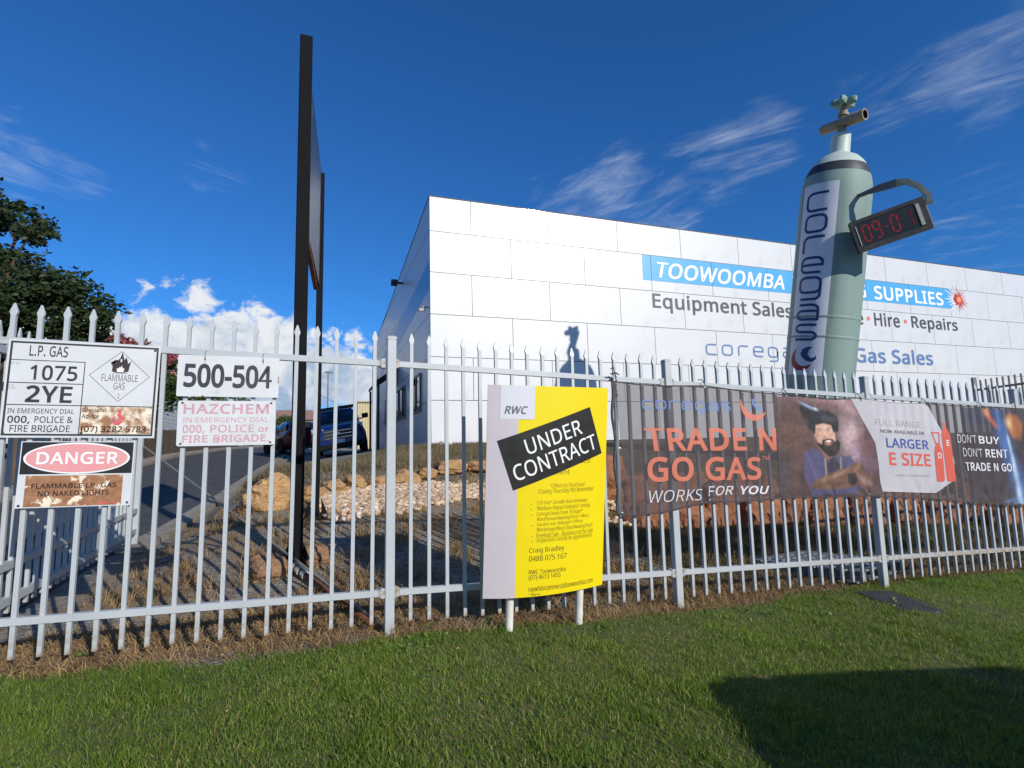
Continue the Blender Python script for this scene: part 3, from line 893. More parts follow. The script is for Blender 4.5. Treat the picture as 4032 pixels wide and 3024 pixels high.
def bsurf(off):
    def f(x, z):
        t = (z - zbot(x)) / max(.05, ztop(x) - zbot(x))
        y = -.045 - .018 * math.sin(math.pi * min(1, max(0, t))) * (.6 + .4 * math.sin(x * 1.9))
        y += .004 * math.sin(x * 9 + 3 * t) * (1 - t)
        for tx in TIES_B:                      # creases fanning out from the lower ties
            dx_, dt = x - tx, t + .02
            r = math.hypot(dx_ / .55, dt / .42)
            if r < 1.0:
                a = math.atan2(dt * .9, dx_)
                y -= .013 * (1 - r) ** 1.3 * math.sin(a * 7 + tx * 5) * min(1, r * 4)
        y -= .020 * max(0, 1 - abs(t + .0) / .10) * (.5 + .5 * math.sin(x * 4.0 + .6))
        return (x, y - off * 1.6, z)
    return f
ban = thing('mesh_banner', (0, 0, 0), 'long charcoal mesh banner with orange trade n go gas lettering tied to the fence', 'banner')
NX, NZ = 420, 60
S0 = bsurf(0)
vs_ = []; fs = []
for j in range(NZ + 1):
    for i in range(NX + 1):
        x = 1.88 + (8.6 - 1.88) * i / NX
        t_ = j / NZ
        if i == 0: pass
        z = zbot(x) + (ztop(x) - zbot(x)) * t_
        xx = x + (.045 * math.sin(math.pi * t_) * max(0, 1 - (x - 1.88) / .3))
        vs_.append(S0(xx, z))
for j in range(NZ):
    for i in range(NX):
        a = j * (NX + 1) + i; fs.append((a, a + 1, a + NX + 2, a + NX + 1))
me = bpy.data.meshes.new('cloth'); me.from_pydata(vs_, [], fs); me.update()
link('cloth', me, cloth, ban, True)
hem = mat('banner_hem', (.30, .265, .27), .8)
hemp = [S0(x, ztop(x) - .006) for x in np.linspace(1.9, 8.59, 90)]
MB().tube(hemp, .006, 5).build('hem', hem, ban)
hemp = [S0(x, zbot(x) + .006) for x in np.linspace(1.9, 8.59, 120)]
MB().tube(hemp, .0075, 5).build('hem', hem, ban)
BSTEP = (.03, .03)
def btext(s_, quad, m_, bo=0.0, sh=0.0, lvl=.0025, **kw): return print_text(s_, quad, bsurf(lvl), m_, ban, bo, sh, step=BSTEP, words=True, **kw)
def bpoly(polys, m_, name, lvl=.0025): return print_poly(polys, bsurf(lvl), m_, ban, name, step=BSTEP)
# photographs printed on the cloth: soft-edged tones laid over one another in a fine colour grid
def tone_mat(name, trans):
    M = bpy.data.materials.new(name); M.use_nodes = True
    t_ = M.node_tree; q = NB(t_); p_ = t_.nodes['Principled BSDF']; o_ = t_.nodes['Material Output']
    at = q.n('ShaderNodeAttribute'); at.attribute_name = 'print'
    q.link(at.outputs['Color'], p_.inputs['Base Color']); p_.inputs['Roughness'].default_value = .8
    tr = q.n('ShaderNodeBsdfTransparent'); ms = q.n('ShaderNodeMixShader'); ms.inputs[0].default_value = trans
    q.link(p_.outputs[0], ms.inputs[1]); q.link(tr.outputs[0], ms.inputs[2]); q.link(ms.outputs[0], o_.inputs['Surface'])
    return M
class Tone:
    def __init__(s, x0, x1, z0, z1, st, base):
        s.nx, s.nz = int((x1 - x0) / st) + 1, int((z1 - z0) / st) + 1
        s.X, s.Z = np.meshgrid(np.linspace(x0, x1, s.nx), np.linspace(z0, z1, s.nz))
        s.c = np.zeros(s.X.shape + (3,)) + np.array(lin(base)[:3])
    def lay(s, a, colr):
        a = np.clip(a, 0, 1)[..., None]; s.c = s.c * (1 - a) + np.array(lin(colr)[:3]) * a
    def poly(s, pts, colr, soft=.008, alpha=1.0):
        P_ = np.array(pts); n = len(P_); d = np.full(s.X.shape, 1e9); ins = np.zeros(s.X.shape, bool)
        for i in range(n):
            (ax_, az_), (bx__, bz__) = P_[i], P_[(i + 1) % n]
            ex_, ez_ = bx__ - ax_, bz__ - az_
            t_ = np.clip(((s.X - ax_) * ex_ + (s.Z - az_) * ez_) / (ex_ * ex_ + ez_ * ez_ + 1e-12), 0, 1)
            d = np.minimum(d, np.hypot(s.X - ax_ - t_ * ex_, s.Z - az_ - t_ * ez_))
            cr = ((az_ > s.Z) != (bz__ > s.Z)) & (s.X < (bx__ - ax_) * (s.Z - az_) / (bz__ - az_ + 1e-12) + ax_)
            ins ^= cr
        sd_p = np.where(ins, d, -d)
        s.lay(np.clip(sd_p / (2 * soft) + .5, 0, 1) * alpha, colr)
    def blob(s, cx, cz, rx, rz, colr, alpha=1.0, rot=0.0, power=1.0):
        c_, s_ = math.cos(rot), math.sin(rot)
        u_ = ((s.X - cx) * c_ + (s.Z - cz) * s_) / rx; v_ = (-(s.X - cx) * s_ + (s.Z - cz) * c_) / rz
        s.lay(np.exp(-(u_ * u_ + v_ * v_) ** power) * alpha, colr)
    def grain(s, scale, amt, seed=0, sx=1.0, sz=1.0):
        g = np.array([[mnoise.fractal((x * scale * sx, z * scale * sz, seed), .9, 2.1, 4) for x in s.X[0]] for z in s.Z[:, 0]])
        s.c = s.c * np.clip(1 + g * amt, .2, 2.2)[..., None]
    def build(s, name, lvl, m_, keep=None):
        sf_ = bsurf(lvl)
        V = [sf_(float(x), float(z)) for x, z in zip(s.X.ravel(), s.Z.ravel())]
        idx = np.arange(s.nx * s.nz).reshape(s.nz, s.nx)
        F = np.stack([idx[:-1, :-1], idx[:-1, 1:], idx[1:, 1:], idx[1:, :-1]], -1).reshape(-1, 4)
        if keep is not None:
            k_ = np.array([keep(float(x), float(z)) for x, z in zip(s.X.ravel(), s.Z.ravel())])
            F = F[k_[F].all(1)]
        me_ = bpy.data.meshes.new(name); me_.from_pydata(V, [], F.tolist()); me_.update()
        ca = me_.color_attributes.new('print', 'FLOAT_COLOR', 'POINT')
        ca.data.foreach_set('color', np.concatenate([s.c, np.ones(s.c.shape[:2] + (1,))], -1).ravel())
        bm_ = bmesh.new(); bm_.from_mesh(me_); bmesh.ops.delete(bm_, geom=[v for v in bm_.verts if not v.link_faces], context='VERTS'); bm_.to_mesh(me_); bm_.free()
        return link(name, me_, m_, ban, True)
inside = lambda x, z: zbot(x) + .016 < z < ztop(x) - .014
PX = lambda cx, cy: (4.062 + (cx - 1145) * .0026, 1.406 - (cy - 360) * .00192)
PP = lambda *q: [PX(*c_) for c_ in q]
tn_ = Tone(3.60, 4.92, .70, 1.70, .0075, (.315, .275, .28))
tn_.poly(PP((1000, 180), (1500, 180), (1500, 720), (1010, 720), (1030, 560), (985, 420)), (.36, .28, .27), .05)
tn_.blob(*PX(1040, 380), .24, .22, (.42, .31, .25), .8)
tn_.blob(*PX(1230, 215), .55, .07, (.66, .50, .50), .7, -.12)
tn_.blob(*PX(1330, 250), .22, .05, (.72, .58, .58), .7, -.5)
tn_.blob(*PX(1130, 245), .22, .035, (.46, .34, .31), .7, -.3)
tn_.blob(*PX(1330, 400), .15, .20, (.80, .68, .68), .9)
tn_.blob(*PX(1390, 480), .12, .14, (.52, .36, .36), .7)
tn_.blob(*PX(1345, 500), .07, .08, (.72, .62, .70), .7)
tn_.blob(*PX(1440, 350), .10, .30, (.40, .29, .29), .8)
tn_.blob(*PX(1400, 560), .14, .08, (.47, .38, .44), .8)
tn_.blob(*PX(1120, 690), .5, .06, (.24, .18, .18), .7)
tn_.grain(5, .35, 3, 1.0, 2.2)
sh = PP((1088, 490), (1130, 466), (1172, 482), (1212, 525), (1270, 506), (1318, 517), (1350, 560), (1395, 640), (1350, 700), (1120, 700), (1083, 600))
tn_.poly(sh, (.34, .315, .45), .012)
for k_ in range(7): tn_.blob(*PX(1105 + 8 * k_, 500 + 24 * k_), .035, .010, (.48, .45, .60), .45, -.8)
tn_.blob(*PX(1250, 610), .10, .12, (.20, .185, .25), .8)
tn_.blob(*PX(1320, 560), .04, .05, (.42, .39, .55), .6)
tn_.poly(PP((1160, 455), (1255, 470), (1245, 505), (1213, 540), (1180, 500)), (.56, .39, .32), .010)
tn_.poly(PP((1213, 522), (1240, 510), (1262, 560), (1250, 640), (1200, 640), (1190, 560)), (.235, .22, .29), .008)
tn_.poly(PP((1186, 520), (1194, 518), (1199, 600), (1190, 600)), (.62, .54, .46), .006)
tn_.poly(PP((1266, 512), (1275, 512), (1272, 590), (1264, 590)), (.60, .52, .45), .006)
face = PP((1146, 372), (1160, 350), (1200, 342), (1236, 352), (1250, 385), (1252, 420), (1240, 460), (1215, 482), (1186, 474), (1160, 440), (1148, 405))
tn_.poly(face, (.86, .68, .59), .009)
tn_.blob(*PX(1162, 410), .035, .09, (.66, .46, .38), .6)
tn_.blob(*PX(1206, 362), .07, .025, (.86, .70, .62), .7)
tn_.blob(*PX(1185, 402), .030, .025, (.86, .67, .58), .7)
tn_.blob(*PX(1235, 402), .022, .024, (.84, .64, .56), .7)
tn_.blob(*PX(1203, 395), .011, .032, (.90, .74, .66), .7)
tn_.blob(*PX(1200, 411), .020, .010, (.46, .29, .25), .8)
for ex_ in (1176, 1222):
    tn_.blob(*PX(ex_, 379), .022, .009, (.30, .20, .17), .75); tn_.blob(*PX(ex_, 369), .028, .0055, (.26, .17, .14), .75, .1)
    tn_.blob(*PX(ex_ + 1, 380), .006, .005, (.9, .86, .84), .5)
beard = PP((1149, 408), (1160, 436), (1180, 446), (1186, 424), (1212, 419), (1238, 422), (1248, 440), (1262, 424), (1274, 442), (1268, 478), (1244, 508), (1212, 512), (1186, 486), (1160, 452))
tn_.poly(beard, (.165, .13, .12), .008)
tn_.blob(*PX(1214, 441), .046, .026, (.80, .60, .52), .9, 0, 1.5); tn_.blob(*PX(1216, 436), .042, .016, (.62, .34, .30), .95, 0, 1.5); tn_.blob(*PX(1216, 433), .034, .010, (.95, .92, .90), 1.0, 0, 2)
tn_.blob(*PX(1235, 470), .06, .04, (.27, .22, .20), .6)
tn_.poly(PP((1140, 385), (1150, 352), (1160, 356), (1152, 400)), (.22, .16, .14), .006)
helm = PP((1096, 232), (1140, 240), (1190, 272), (1240, 282), (1272, 305), (1276, 345), (1270, 386), (1244, 388), (1238, 352), (1200, 340), (1160, 350), (1146, 378), (1128, 372), (1104, 320), (1090, 270))
tn_.poly(helm, (.165, .155, .16), .008)
tn_.blob(*PX(1225, 318), .10, .03, (.32, .31, .32), .8, -.15)
tn_.blob(*PX(1255, 360), .03, .04, (.09, .085, .09), .8)
tn_.blob(*PX(1130, 252), .10, .016, (.66, .70, .80), .9, -.38); tn_.blob(*PX(1170, 268), .03, .012, (.92, .93, .95), .8, -.3)
tn_.blob(*PX(1120, 330), .03, .05, (.30, .27, .27), .7, .5)
glv = PP((1102, 655), (1138, 622), (1200, 602), (1258, 582), (1300, 570), (1338, 546), (1384, 556), (1392, 602), (1432, 642), (1404, 672), (1330, 668), (1240, 678), (1150, 668))
tn_.poly(glv, (.46, .34, .27), .010)
for (gx_, gy_, a_, cl_) in ((1180, 625, .5, (.64, .50, .40)), (1230, 612, .6, (.70, .56, .46)), (1275, 595, .4, (.66, .52, .42)), (1250, 650, .1, (.33, .23, .18)), (1150, 650, .3, (.35, .25, .2)), (1350, 570, .8, (.62, .46, .36)), (1370, 600, 1.2, (.36, .26, .2)), (1200, 640, .4, (.36, .26, .2))):
    tn_.blob(*PX(gx_, gy_), .075, .020, cl_, .75, a_)
tn_.poly(PP((1298, 602), (1338, 598), (1352, 640), (1322, 664), (1300, 650)), (.22, .20, .19), .008)
tn_.blob(*PX(1385, 640), .09, .03, (.72, .60, .56), .6, -.5)
tn_.grain(26, .22, 7)
tn_.c = np.clip(tn_.c, 0, 1)
photo_m = tone_mat('printed_photo_cloth', .14)
tn_.build('printed_photo', .0022, photo_m, inside)
t2_ = Tone(6.20, 8.56, .36, 1.62, .012, (.275, .245, .26))
t2_.blob(6.55, 1.50, .5, .10, (.22, .24, .32), .8); t2_.blob(6.95, 1.35, .12, .30, (.24, .27, .42), .8, .25)
for k_ in range(14):
    f_ = k_ / 13
    t2_.blob(6.90 + .10 * f_ + .25 * f_ * f_, 1.50 - 1.0 * f_, .07 + .05 * f_, .10, (.30, .46, .70), .55, .3)
for k_ in range(16):
    f_ = k_ / 15
    t2_.blob(7.02 + .12 * f_, 1.25 - .80 * f_, .018 + .03 * f_, .05, (.80, .89, .96), .55)
for k_ in range(9): t2_.blob(6.85 + .05 * k_, .52 + .035 * math.sin(k_ * 2), .10, .012, (.42, .62, .82), .5, .2)
t2_.poly([(6.63, 1.62), (6.71, 1.615), (6.87, 1.38), (6.84, 1.36), (6.72, 1.47)], (.80, .40, .24), .02, .9); t2_.blob(6.72, 1.54, .04, .05, (.93, .66, .46), .6, -1.0)
t2_.poly([(7.02, 1.45), (7.10, 1.53), (7.25, 1.50), (7.32, 1.40), (7.24, 1.22), (7.10, 1.26)], (.72, .44, .26), .03); t2_.blob(7.08, 1.42, .04, .06, (.95, .82, .60), .8)
t2_.blob(7.45, 1.10, .16, .30, (.15, .14, .17), .9); t2_.blob(7.9, .95, .25, .35, (.30, .29, .40), .7)
t2_.grain(7, .35, 5); t2_.c = np.clip(t2_.c, 0, 1)
# dark far end fades in from the pale panel
t2_.build('printed_photo', .0022, tone_mat('printed_night_photo_cloth', .22), lambda x, z: inside(x, z) and x > 6.30)
# pale panel with cylinders
bpoly([[(4.62, 1.692), (5.735, 1.640), (5.878, 1.408), (6.02, 1.20), (6.06, 1.02), (6.03, .82), (5.86, .745), (5.73, .690), (4.915, .748), (4.91, .994), (4.888, 1.235), (4.751, 1.459)]], bgrey, 'pale_panel', .003)
def cylpoly(x, z0, z1, w_, lean): 
    h2 = w_ / 2
    pts = [(x - h2, z0 + .02), (x - h2 + .02, z0), (x + h2 - .02, z0), (x + h2, z0 + .02), (x + h2, z1 - .09), (x + h2 * .55, z1 - .02), (x + h2 * .25, z1), (x - h2 * .25, z1), (x - h2 * .55, z1 - .02), (x - h2, z1 - .09)]
    return [(px + lean * (pz - z0), pz) for px, pz in pts]
bpoly([cylpoly(5.815, .805, 1.215, .125, .03), cylpoly(5.98, .800, 1.385, .135, -.02)], bred, 'printed_cylinder', .005)
bpoly([stroke([(5.755, 1.33), (5.865, 1.325), (5.855, 1.215), (5.80, 1.21)], .014, True)[i] for i in range(4)] + [rect(5.945, 1.39, 5.985, 1.42), rect(5.93, 1.415, 6.0, 1.43)], bred, 'printed_valve', .005)
btext('D', (5.805, 1.052, 5.860, 1.113), bwhite, .03, 0, .0065); btext('E', (5.962, 1.181, 6.010, 1.244), bwhite, .03, 0, .0065)
btext('FULL RANGE', ((4.92, 1.418), (5.60, 1.378), (5.60, 1.443), (4.92, 1.482)), bfaint, -.012, 0, .0045)
btext('NOW AVAILABLE IN', ((4.982, 1.337), (5.63, 1.305), (5.63, 1.341), (4.982, 1.375)), bdark, .012, 0, .0045)
btext('LARGER', ((5.045, 1.186), (5.684, 1.148), (5.684, 1.246), (5.045, 1.290)), bnavy, .022, 0, .0045)
btext('E SIZE', ((5.065, 1.004), (5.692, .968), (5.692, 1.103), (5.065, 1.141)), bred, .030, 0, .0045)
btext('SUBJECT TO AVAILABILITY', ((5.13, .886), (5.658, .857), (5.658, .884), (5.13, .912)), bfaint, 0, 0, .0045)
# wordmark and slogan
lx = [2.157, 2.290, 2.428, 2.562, 2.705, 2.850, 2.985]
pol = []
for ch, x in zip('coregas', lx):
    zb_ = 1.579 - (x - 2.157) * .022
    bpoly(glyph_polys(ch, x, zb_, x + .112, zb_ + .084, .0155), bblue, 'wordmark_letter')
bpoly(crescent(3.365, 1.625, .155, 160, 335, .062), orange, 'crescent_logo')
bpoly([[(3.345, 1.675), (3.40, 1.68), (3.375, 1.64), (3.41, 1.61), (3.46, 1.60), (3.45, 1.57), (3.40, 1.575), (3.35, 1.62)]], bblue, 'swirl_logo')
btext('TRADE N', ((2.178, 1.222), (3.590, 1.192), (3.600, 1.402), (2.158, 1.418)), orange, .030)
btext('GO GAS', ((2.170, .962), (3.385, .930), (3.395, 1.138), (2.180, 1.174)), orange, .030)
btext('TM', ((3.410, 1.112), (3.493, 1.108), (3.493, 1.142), (3.410, 1.144)), orange, .01)
btext('WORKS', ((2.188, .788), (2.722, .784), (2.730, .878), (2.180, .890)), bwhite, -.010, .25)
btext('FOR', ((2.782, .812), (3.062, .814), (3.070, .890), (2.775, .900)), bwhite, .005, .25)
btext('YOU', ((3.142, .810), (3.458, .798), (3.475, .872), (3.142, .886)), bwhite, .03, .25)
# slogan at the far end
btext("DON'T", ((6.155, 1.214), (6.46, 1.200), (6.46, 1.288), (6.155, 1.307)), bwhite, -.008, 0, .0055)
btext('BUY', ((6.50, 1.196), (6.84, 1.180), (6.86, 1.262), (6.50, 1.284)), bwhite, .03, 0, .0055)
btext("DON'T", ((6.222, 1.062), (6.53, 1.047), (6.53, 1.136), (6.222, 1.157)), bwhite, -.008, 0, .0055)
btext('RENT', ((6.58, 1.042), (6.965, 1.022), (6.97, 1.116), (6.58, 1.134)), bwhite, .03, 0, .0055)
btext('TRADE N GO!', ((6.232, .905), (7.048, .866), (7.05, .957), (6.230, 1.000)), bwhite, .03, 0, .0055)
# eyelets, ties
eye = mat('brass_eyelet', (.75, .72, .66), .3, metal=.9)
tie = mat('black_cable_tie', (.10, .10, .10), .5)
for (x, top) in [(1.90, 0), (1.915, 2), (2.835, 1), (3.784, 1), (4.757, 1), (5.729, 1), (6.65, 1), (2.80, 0), (4.73, 0), (5.50, 0)]:
    z = (ztop(x) - .02) if top == 1 else (zbot(x) + .018 if top == 0 else 1.247)
    p = S0(x, z)
    o = MB().lathe([(.007, -.002), (.014, -.003), (.014, .003), (.007, .004)], 12, False).build('eyelet', eye, ban, True); o.location = (p[0], p[1] - .003, p[2]); o.rotation_euler = (math.pi / 2, 0, 0)
    if top == 1:
        MB().tube([(x, p[1] - .004, z), (x - .012, p[1] - .012, z + .03), (x - .022, -.028, z + .075), (x - .024, .02, z + .075)], .004, 6).build('cable_tie', tie, ban)
# rope and chain holding the left end
rope = thing('banner_rope', (1.875, -.055, 1.86), 'dark braided rope hanging from the top rail down the left end of the banner', 'rope')
ropem = mat('grey_braided_rope', (.25, .26, .26), .9, (.36, .37, .37), 90)
pts = [(.0, 0, -.02)] + [(-.006 + .010 * math.sin(k * .7), .004, -.02 - k * .046) for k in range(1, 25)] + [(.012, -.005, -1.15)]
MB().tube(pts, .012, 8).build('rope', ropem, rope, True)
chain = thing('chain', (1.90, -.07, 1.80), 'short steel chain with shackle hooked on the top rail at the banner corner', 'chain')
zc = .05
for k in range(9):
    rr_ = []
    for i in range(12):
        a = 2 * math.pi * i / 12; rr_.append((.007 * math.cos(a), 0, .013 * math.sin(a)))
    lk = MB(); pts = [Vector(p) for p in rr_] + [Vector(rr_[0])]
    lk.tube(pts, .0028, 5, False)
    o = lk.build('chain_link', steel, chain); o.location = (.004 * math.sin(k), 0, zc - k * .020); o.rotation_euler = (0, 0, (k % 2) * math.pi / 2)
MB().tube([(-.05, 0, .075), (0, -.012, .082), (.03, 0, .07)], .006, 6).build('shackle', steel, chain)
MB().tube([(-.02, .04, .125), (-.02, -.01, .13), (-.012, -.012, .09), (.0, 0, .05)], .005, 6).build('hook', steel, chain)

# ------------------------------------------------------------------ giant gas cylinder
AX = Vector((.049, -.172, .984)).normalized()
VT = Vector((9.72, 3.42, 8.30))
CR = .655
tot = (VT.z - .80) / AX.z
base = VT - AX * tot
cyl = thing('giant_gas_cylinder', base, 'giant pale green gas cylinder sculpture leaning over the fence', 'sculpture')
yax = Vector((-math.sin(math.radians(0)), 1, 0)); xa = yax.cross(AX).normalized(); ya = AX.cross(xa).normalized()
cyl.rotation_euler = Matrix((xa, ya, AX)).transposed().to_euler()
T = lambda t: tot - t           # height along the axis of a point t metres below the wheel
green = mat('pale_green_paint', (.535, .62, .585), .6, (.50, .58, .55), 1.6, spec=.3, stretch=(1, 1, .10), c3=(.42, .48, .45), n3=3.2, lo3=.56, hi3=.84)
prof = [(CR * .985, 0), (CR, .05)] + [(CR, T(2.12) * k / 8) for k in range(1, 8)] + [(CR, T(2.12)), (CR * .992, T(1.96)), (CR * .965, T(1.80)), (CR * .915, T(1.655))]
MB().lathe(prof, 64, True).build('body', green, cyl, True)
for tt in (4.62, 5.02): MB().lathe([(CR, T(tt)), (CR + .007, T(tt - .012)), (CR + .007, T(tt - .05)), (CR, T(tt - .062))], 64, False).build('seam_ring', green, cyl, True)
band = mat('charcoal_band_paint', (.215, .215, .235), .5)
MB().lathe([(CR * .918, T(1.655)), (CR * .885, T(1.585)), (CR * .83, T(1.495)), (CR * .80, T(1.455))], 64, False).build('shoulder_band', band, cyl, True)
cap = mat('cream_green_paint', (.745, .795, .745), .5, (.70, .75, .70), 3)
MB().lathe([(CR * .80, T(1.455)), (CR * .70, T(1.35)), (CR * .55, T(1.245)), (CR * .36, T(1.175)), (.20, T(1.15)), (.187, T(1.10)), (.181, T(.80)), (.176, T(.76)), (.16, T(.745)), (.0, T(.74))], 56, False).build('neck', cap, cyl, True)
# label: angle measured from the side that faces the street
FACE = math.atan2(-1, -.62) - 0.0     # outward direction of the side seen head-on
A0, A1 = math.radians(-58.5), math.radians(4.5)
LT0, LT1 = 1.90, 5.78
LW = (A1 - A0) * CR; LH = LT1 - LT0
def csurf(off):
    def f(x, z):   # x 0..1 across, z 0..1 up
        a = FACE_ANG + A0 + (A1 - A0) * x
        r = CR + off
        return (r * math.cos(a), r * math.sin(a), T(LT1) + LH * z)
    return f
cdir = Vector((-0.474, -4.055, 1.263)) - (base + AX * 3.8)
FACE_ANG = math.atan2(cdir.dot(ya), cdir.dot(xa))
lab = mat('silver_grey_label', (.86, .87, .885), .4, (.83, .84, .855), 2)
print_poly([rect(0, 0, 1, 1)], csurf(.004), lab, cyl, 'label', step=(.08, None))
lblue = mat('navy_label_print', (.10, .205, .42), .4, (.12, .23, .44), 3)
lred = mat('red_label_print', (.62, .17, .16), .4)
cells = [('c', .045, .148), ('o', .160, .258), ('r', .272, .368), ('e', .380, .470), ('g', .484, .575), ('a', .626, .715), ('s', .730, .820)]
for ch, f0, f1 in cells:
    pol = []
    X0, X1 = .155, .80
    # draw in metres then normalise so the pen keeps one width
    for poly in glyph_polys(ch, X0 * LW, (1 - f1) * LH, X1 * LW, (1 - f0) * LH, .052):
        pol.append([(x / LW, z / LH) for x, z in poly])
    print_poly(pol, csurf(.009), lblue, cyl, 'wordmark_letter', step=(.06, None))
def norm(polys): return [[(x / LW, z / LH) for x, z in p] for p in polys]
ccx, ccz = .43 * LW, .083 * LH
print_poly(norm(crescent(ccx, ccz, .232, 118, 340, .12)), csurf(.009), lred, cyl, 'crescent_logo', step=(.06, None))
sw = [(ccx - .02, ccz + .12), (ccx + .02, ccz + .21), (ccx + .12, ccz + .255), (ccx + .21, ccz + .25), (ccx + .14, ccz + .19), (ccx + .12, ccz + .10), (ccx + .18, ccz + .03), (ccx + .25, ccz + .04), (ccx + .27, ccz + .09), (ccx + .29, ccz + .02), (ccx + .22, ccz - .05), (ccx + .10, ccz - .03), (ccx + .02, ccz + .04)]
print_poly(norm([sw]), csurf(.009), lblue, cyl, 'swirl_logo', step=(.06, None))
# valve
brass = mat('tan_valve_paint', (.64, .57, .47), .6, (.54, .48, .39), 6)
vroot = MB().lathe([(.085, T(.76)), (.085, T(.62)), (.07, T(.60)), (.07, T(.36)), (.105, T(.355)), (.105, T(.31)), (.075, T(.305)), (.075, T(.24)), (.055, T(.235)), (.05, T(.10))], 20).build('valve', brass, cyl, True)
sd_ = Vector((.165, -.98, -.14)).normalized()
loc_dir = Vector((sd_.dot(xa), sd_.dot(ya), sd_.dot(AX))).normalized()
cc_ = Vector((0, 0, T(.50)))
def ring(c_, d_, r_, seg=24):
    a = d_.cross(Vector((0, 0, 1))).normalized(); bb_ = d_.cross(a).normalized()
    return [tuple(c_ + (a * math.cos(2 * math.pi * k / seg) + bb_ * math.sin(2 * math.pi * k / seg)) * r_) for k in range(seg)]
sp = MB()
sp.rings([ring(cc_ - loc_dir * .44, loc_dir, .0), ring(cc_ - loc_dir * .44, loc_dir, .084), ring(cc_ - loc_dir * .40, loc_dir, .100), ring(cc_ - loc_dir * .02, loc_dir, .103), ring(cc_ + loc_dir * .08, loc_dir, .112), ring(cc_ + loc_dir * .44, loc_dir, .116), ring(cc_ + loc_dir * .45, loc_dir, .113), ring(cc_ + loc_dir * .45, loc_dir, .088)], False)
sp.build('spout', brass, vroot, True)
MB().rings([ring(cc_ + loc_dir * .45, loc_dir, .088), ring(cc_ + loc_dir * .12, loc_dir, .084), ring(cc_ + loc_dir * .12, loc_dir, .0)], False).build('spout_bore', mat('dark_bore', (.22, .16, .12), .9), vroot, True)
wl = []
for i in range(60):
    a = 2 * math.pi * i / 60; wl.append(((.185 + .068 * math.cos(5 * a + .6)) * math.cos(a), (.185 + .068 * math.cos(5 * a + .6)) * math.sin(a)))
hw = MB(); hw.rings([[(x * .9, y * .9, T(.145)) for x, y in wl], [(x, y, T(.125)) for x, y in wl], [(x, y, T(.035)) for x, y in wl], [(x * .9, y * .9, T(.015)) for x, y in wl]])
hw.build('handwheel', mat('green_wheel_paint', (.45, .58, .54), .6, (.50, .62, .58), 5), vroot, True)

# ------------------------------------------------------------------ clock hung from the cylinder
def wpt(p, c0, ex, ey, ez): d_ = Vector(p) - c0; return (d_.dot(ex), d_.dot(ey), d_.dot(ez))
K = Vector((9.203, 3.073, 4.822)); KR = Vector((9.991, 2.219, 5.072)); KT = Vector((9.166, 3.012, 5.398))
ex = (KR - K).normalized(); ez0 = (KT - K); ey = ez0.cross(ex).normalized(); 
if ey.dot(Vector((-.47, -4.05, 1.26)) - K) > 0: ey = -ey       # ey points away from the viewer side
ez = ex.cross(-ey).normalized()
if ez.z < 0: ez = -ez
clk = thing('digital_clock', K, 'black digital clock with red segments hung on a bent steel arm from the gas cylinder', 'clock')
clk.rotation_euler = Matrix((ex, ey, ez)).transposed().to_euler()
CW, CH = (KR - K).length, .60
casem = mat('weathered_clock_case', (.20, .195, .185), .6, (.29, .285, .265), 8, nlo=.4, nhi=.7)
cb = MB().box(0, .02, 0, CW, .20, CH); cb.build('case', casem, clk)
fb = MB()
for r_ in (rect(0, 0, CW, .075), rect(0, CH - .07, CW, CH), rect(0, .075, .10, CH - .07), rect(CW - .17, .075, CW, CH - .07)): fb.prism(r_, -.012, .02)
fb.build('front_frame', casem, clk)
MB().box(.10, .012, .075, CW - .17, .019, CH - .07).build('screen', mat('dark_display', (.055, .055, .065), .12, spec=.6), clk)
led = mat('red_segments', (.58, .10, .14), .4, emit=((.85, .08, .14), .12))
SEG = {'0': 'abcdef', '9': 'abcdfg', '1': 'bc', '-': 'g'}
def seven(ch, x, z, w_, h_, s=.024):
    P = {'a': [(x, z + h_), (x + w_, z + h_)], 'g': [(x, z + h_ / 2), (x + w_, z + h_ / 2)], 'd': [(x, z), (x + w_, z)], 'b': [(x + w_, z + h_ / 2), (x + w_, z + h_)], 'c': [(x + w_, z), (x + w_, z + h_ / 2)], 'f': [(x, z + h_ / 2), (x, z + h_)], 'e': [(x, z), (x, z + h_ / 2)]}
    qs = []
    for k in SEG[ch]:
        (a0, b0), (a1, b1) = P[k]
        g = .018
        if abs(a1 - a0) > abs(b1 - b0): a0 += g; a1 -= g
        else: b0 += g; b1 -= g
        qs += stroke([(a0, b0), (a1, b1)], s)
    return qs
xx = .165
for ch, adv in (('0', .17), ('9', .165), ('-', .125), ('0', .215), ('1', .1)):
    dw = .105 if ch != '-' else .085
    print_poly(seven(ch, xx, .145, dw, .31), flat(.008), led, clk, 'digit'); xx += adv
MB().box(CW - .150, -.03, .09, CW - .095, -.012, CH - .10).build('trim_strip', mat('pale_trim', (.72, .72, .66), .5), clk)
MB().tube([(.07, -.016, .10), (.07, -.016, CH - .12)], .006, 6).build('conduit', mat('pale_cable', (.7, .7, .7), .5), clk)
MB().box(CW + .001, .0, -.005, CW + .02, .21, CH + .01).build('end_plate', mat('galvanised_plate', (.58, .62, .63), .5), clk)
arm_w = [((9.46, 3.32, 6.03), .03), ((9.48, 2.98, 6.02), .04), ((9.53, 2.80, 6.02), .065), ((9.645, 2.56, 6.02), .070), ((9.739, 2.42, 6.00), .050), ((9.84, 2.29, 5.86), .042), ((9.925, 2.20, 5.66), .045), ((9.95, 2.22, 5.50), .05)]
ab = MB(); rings_ = []
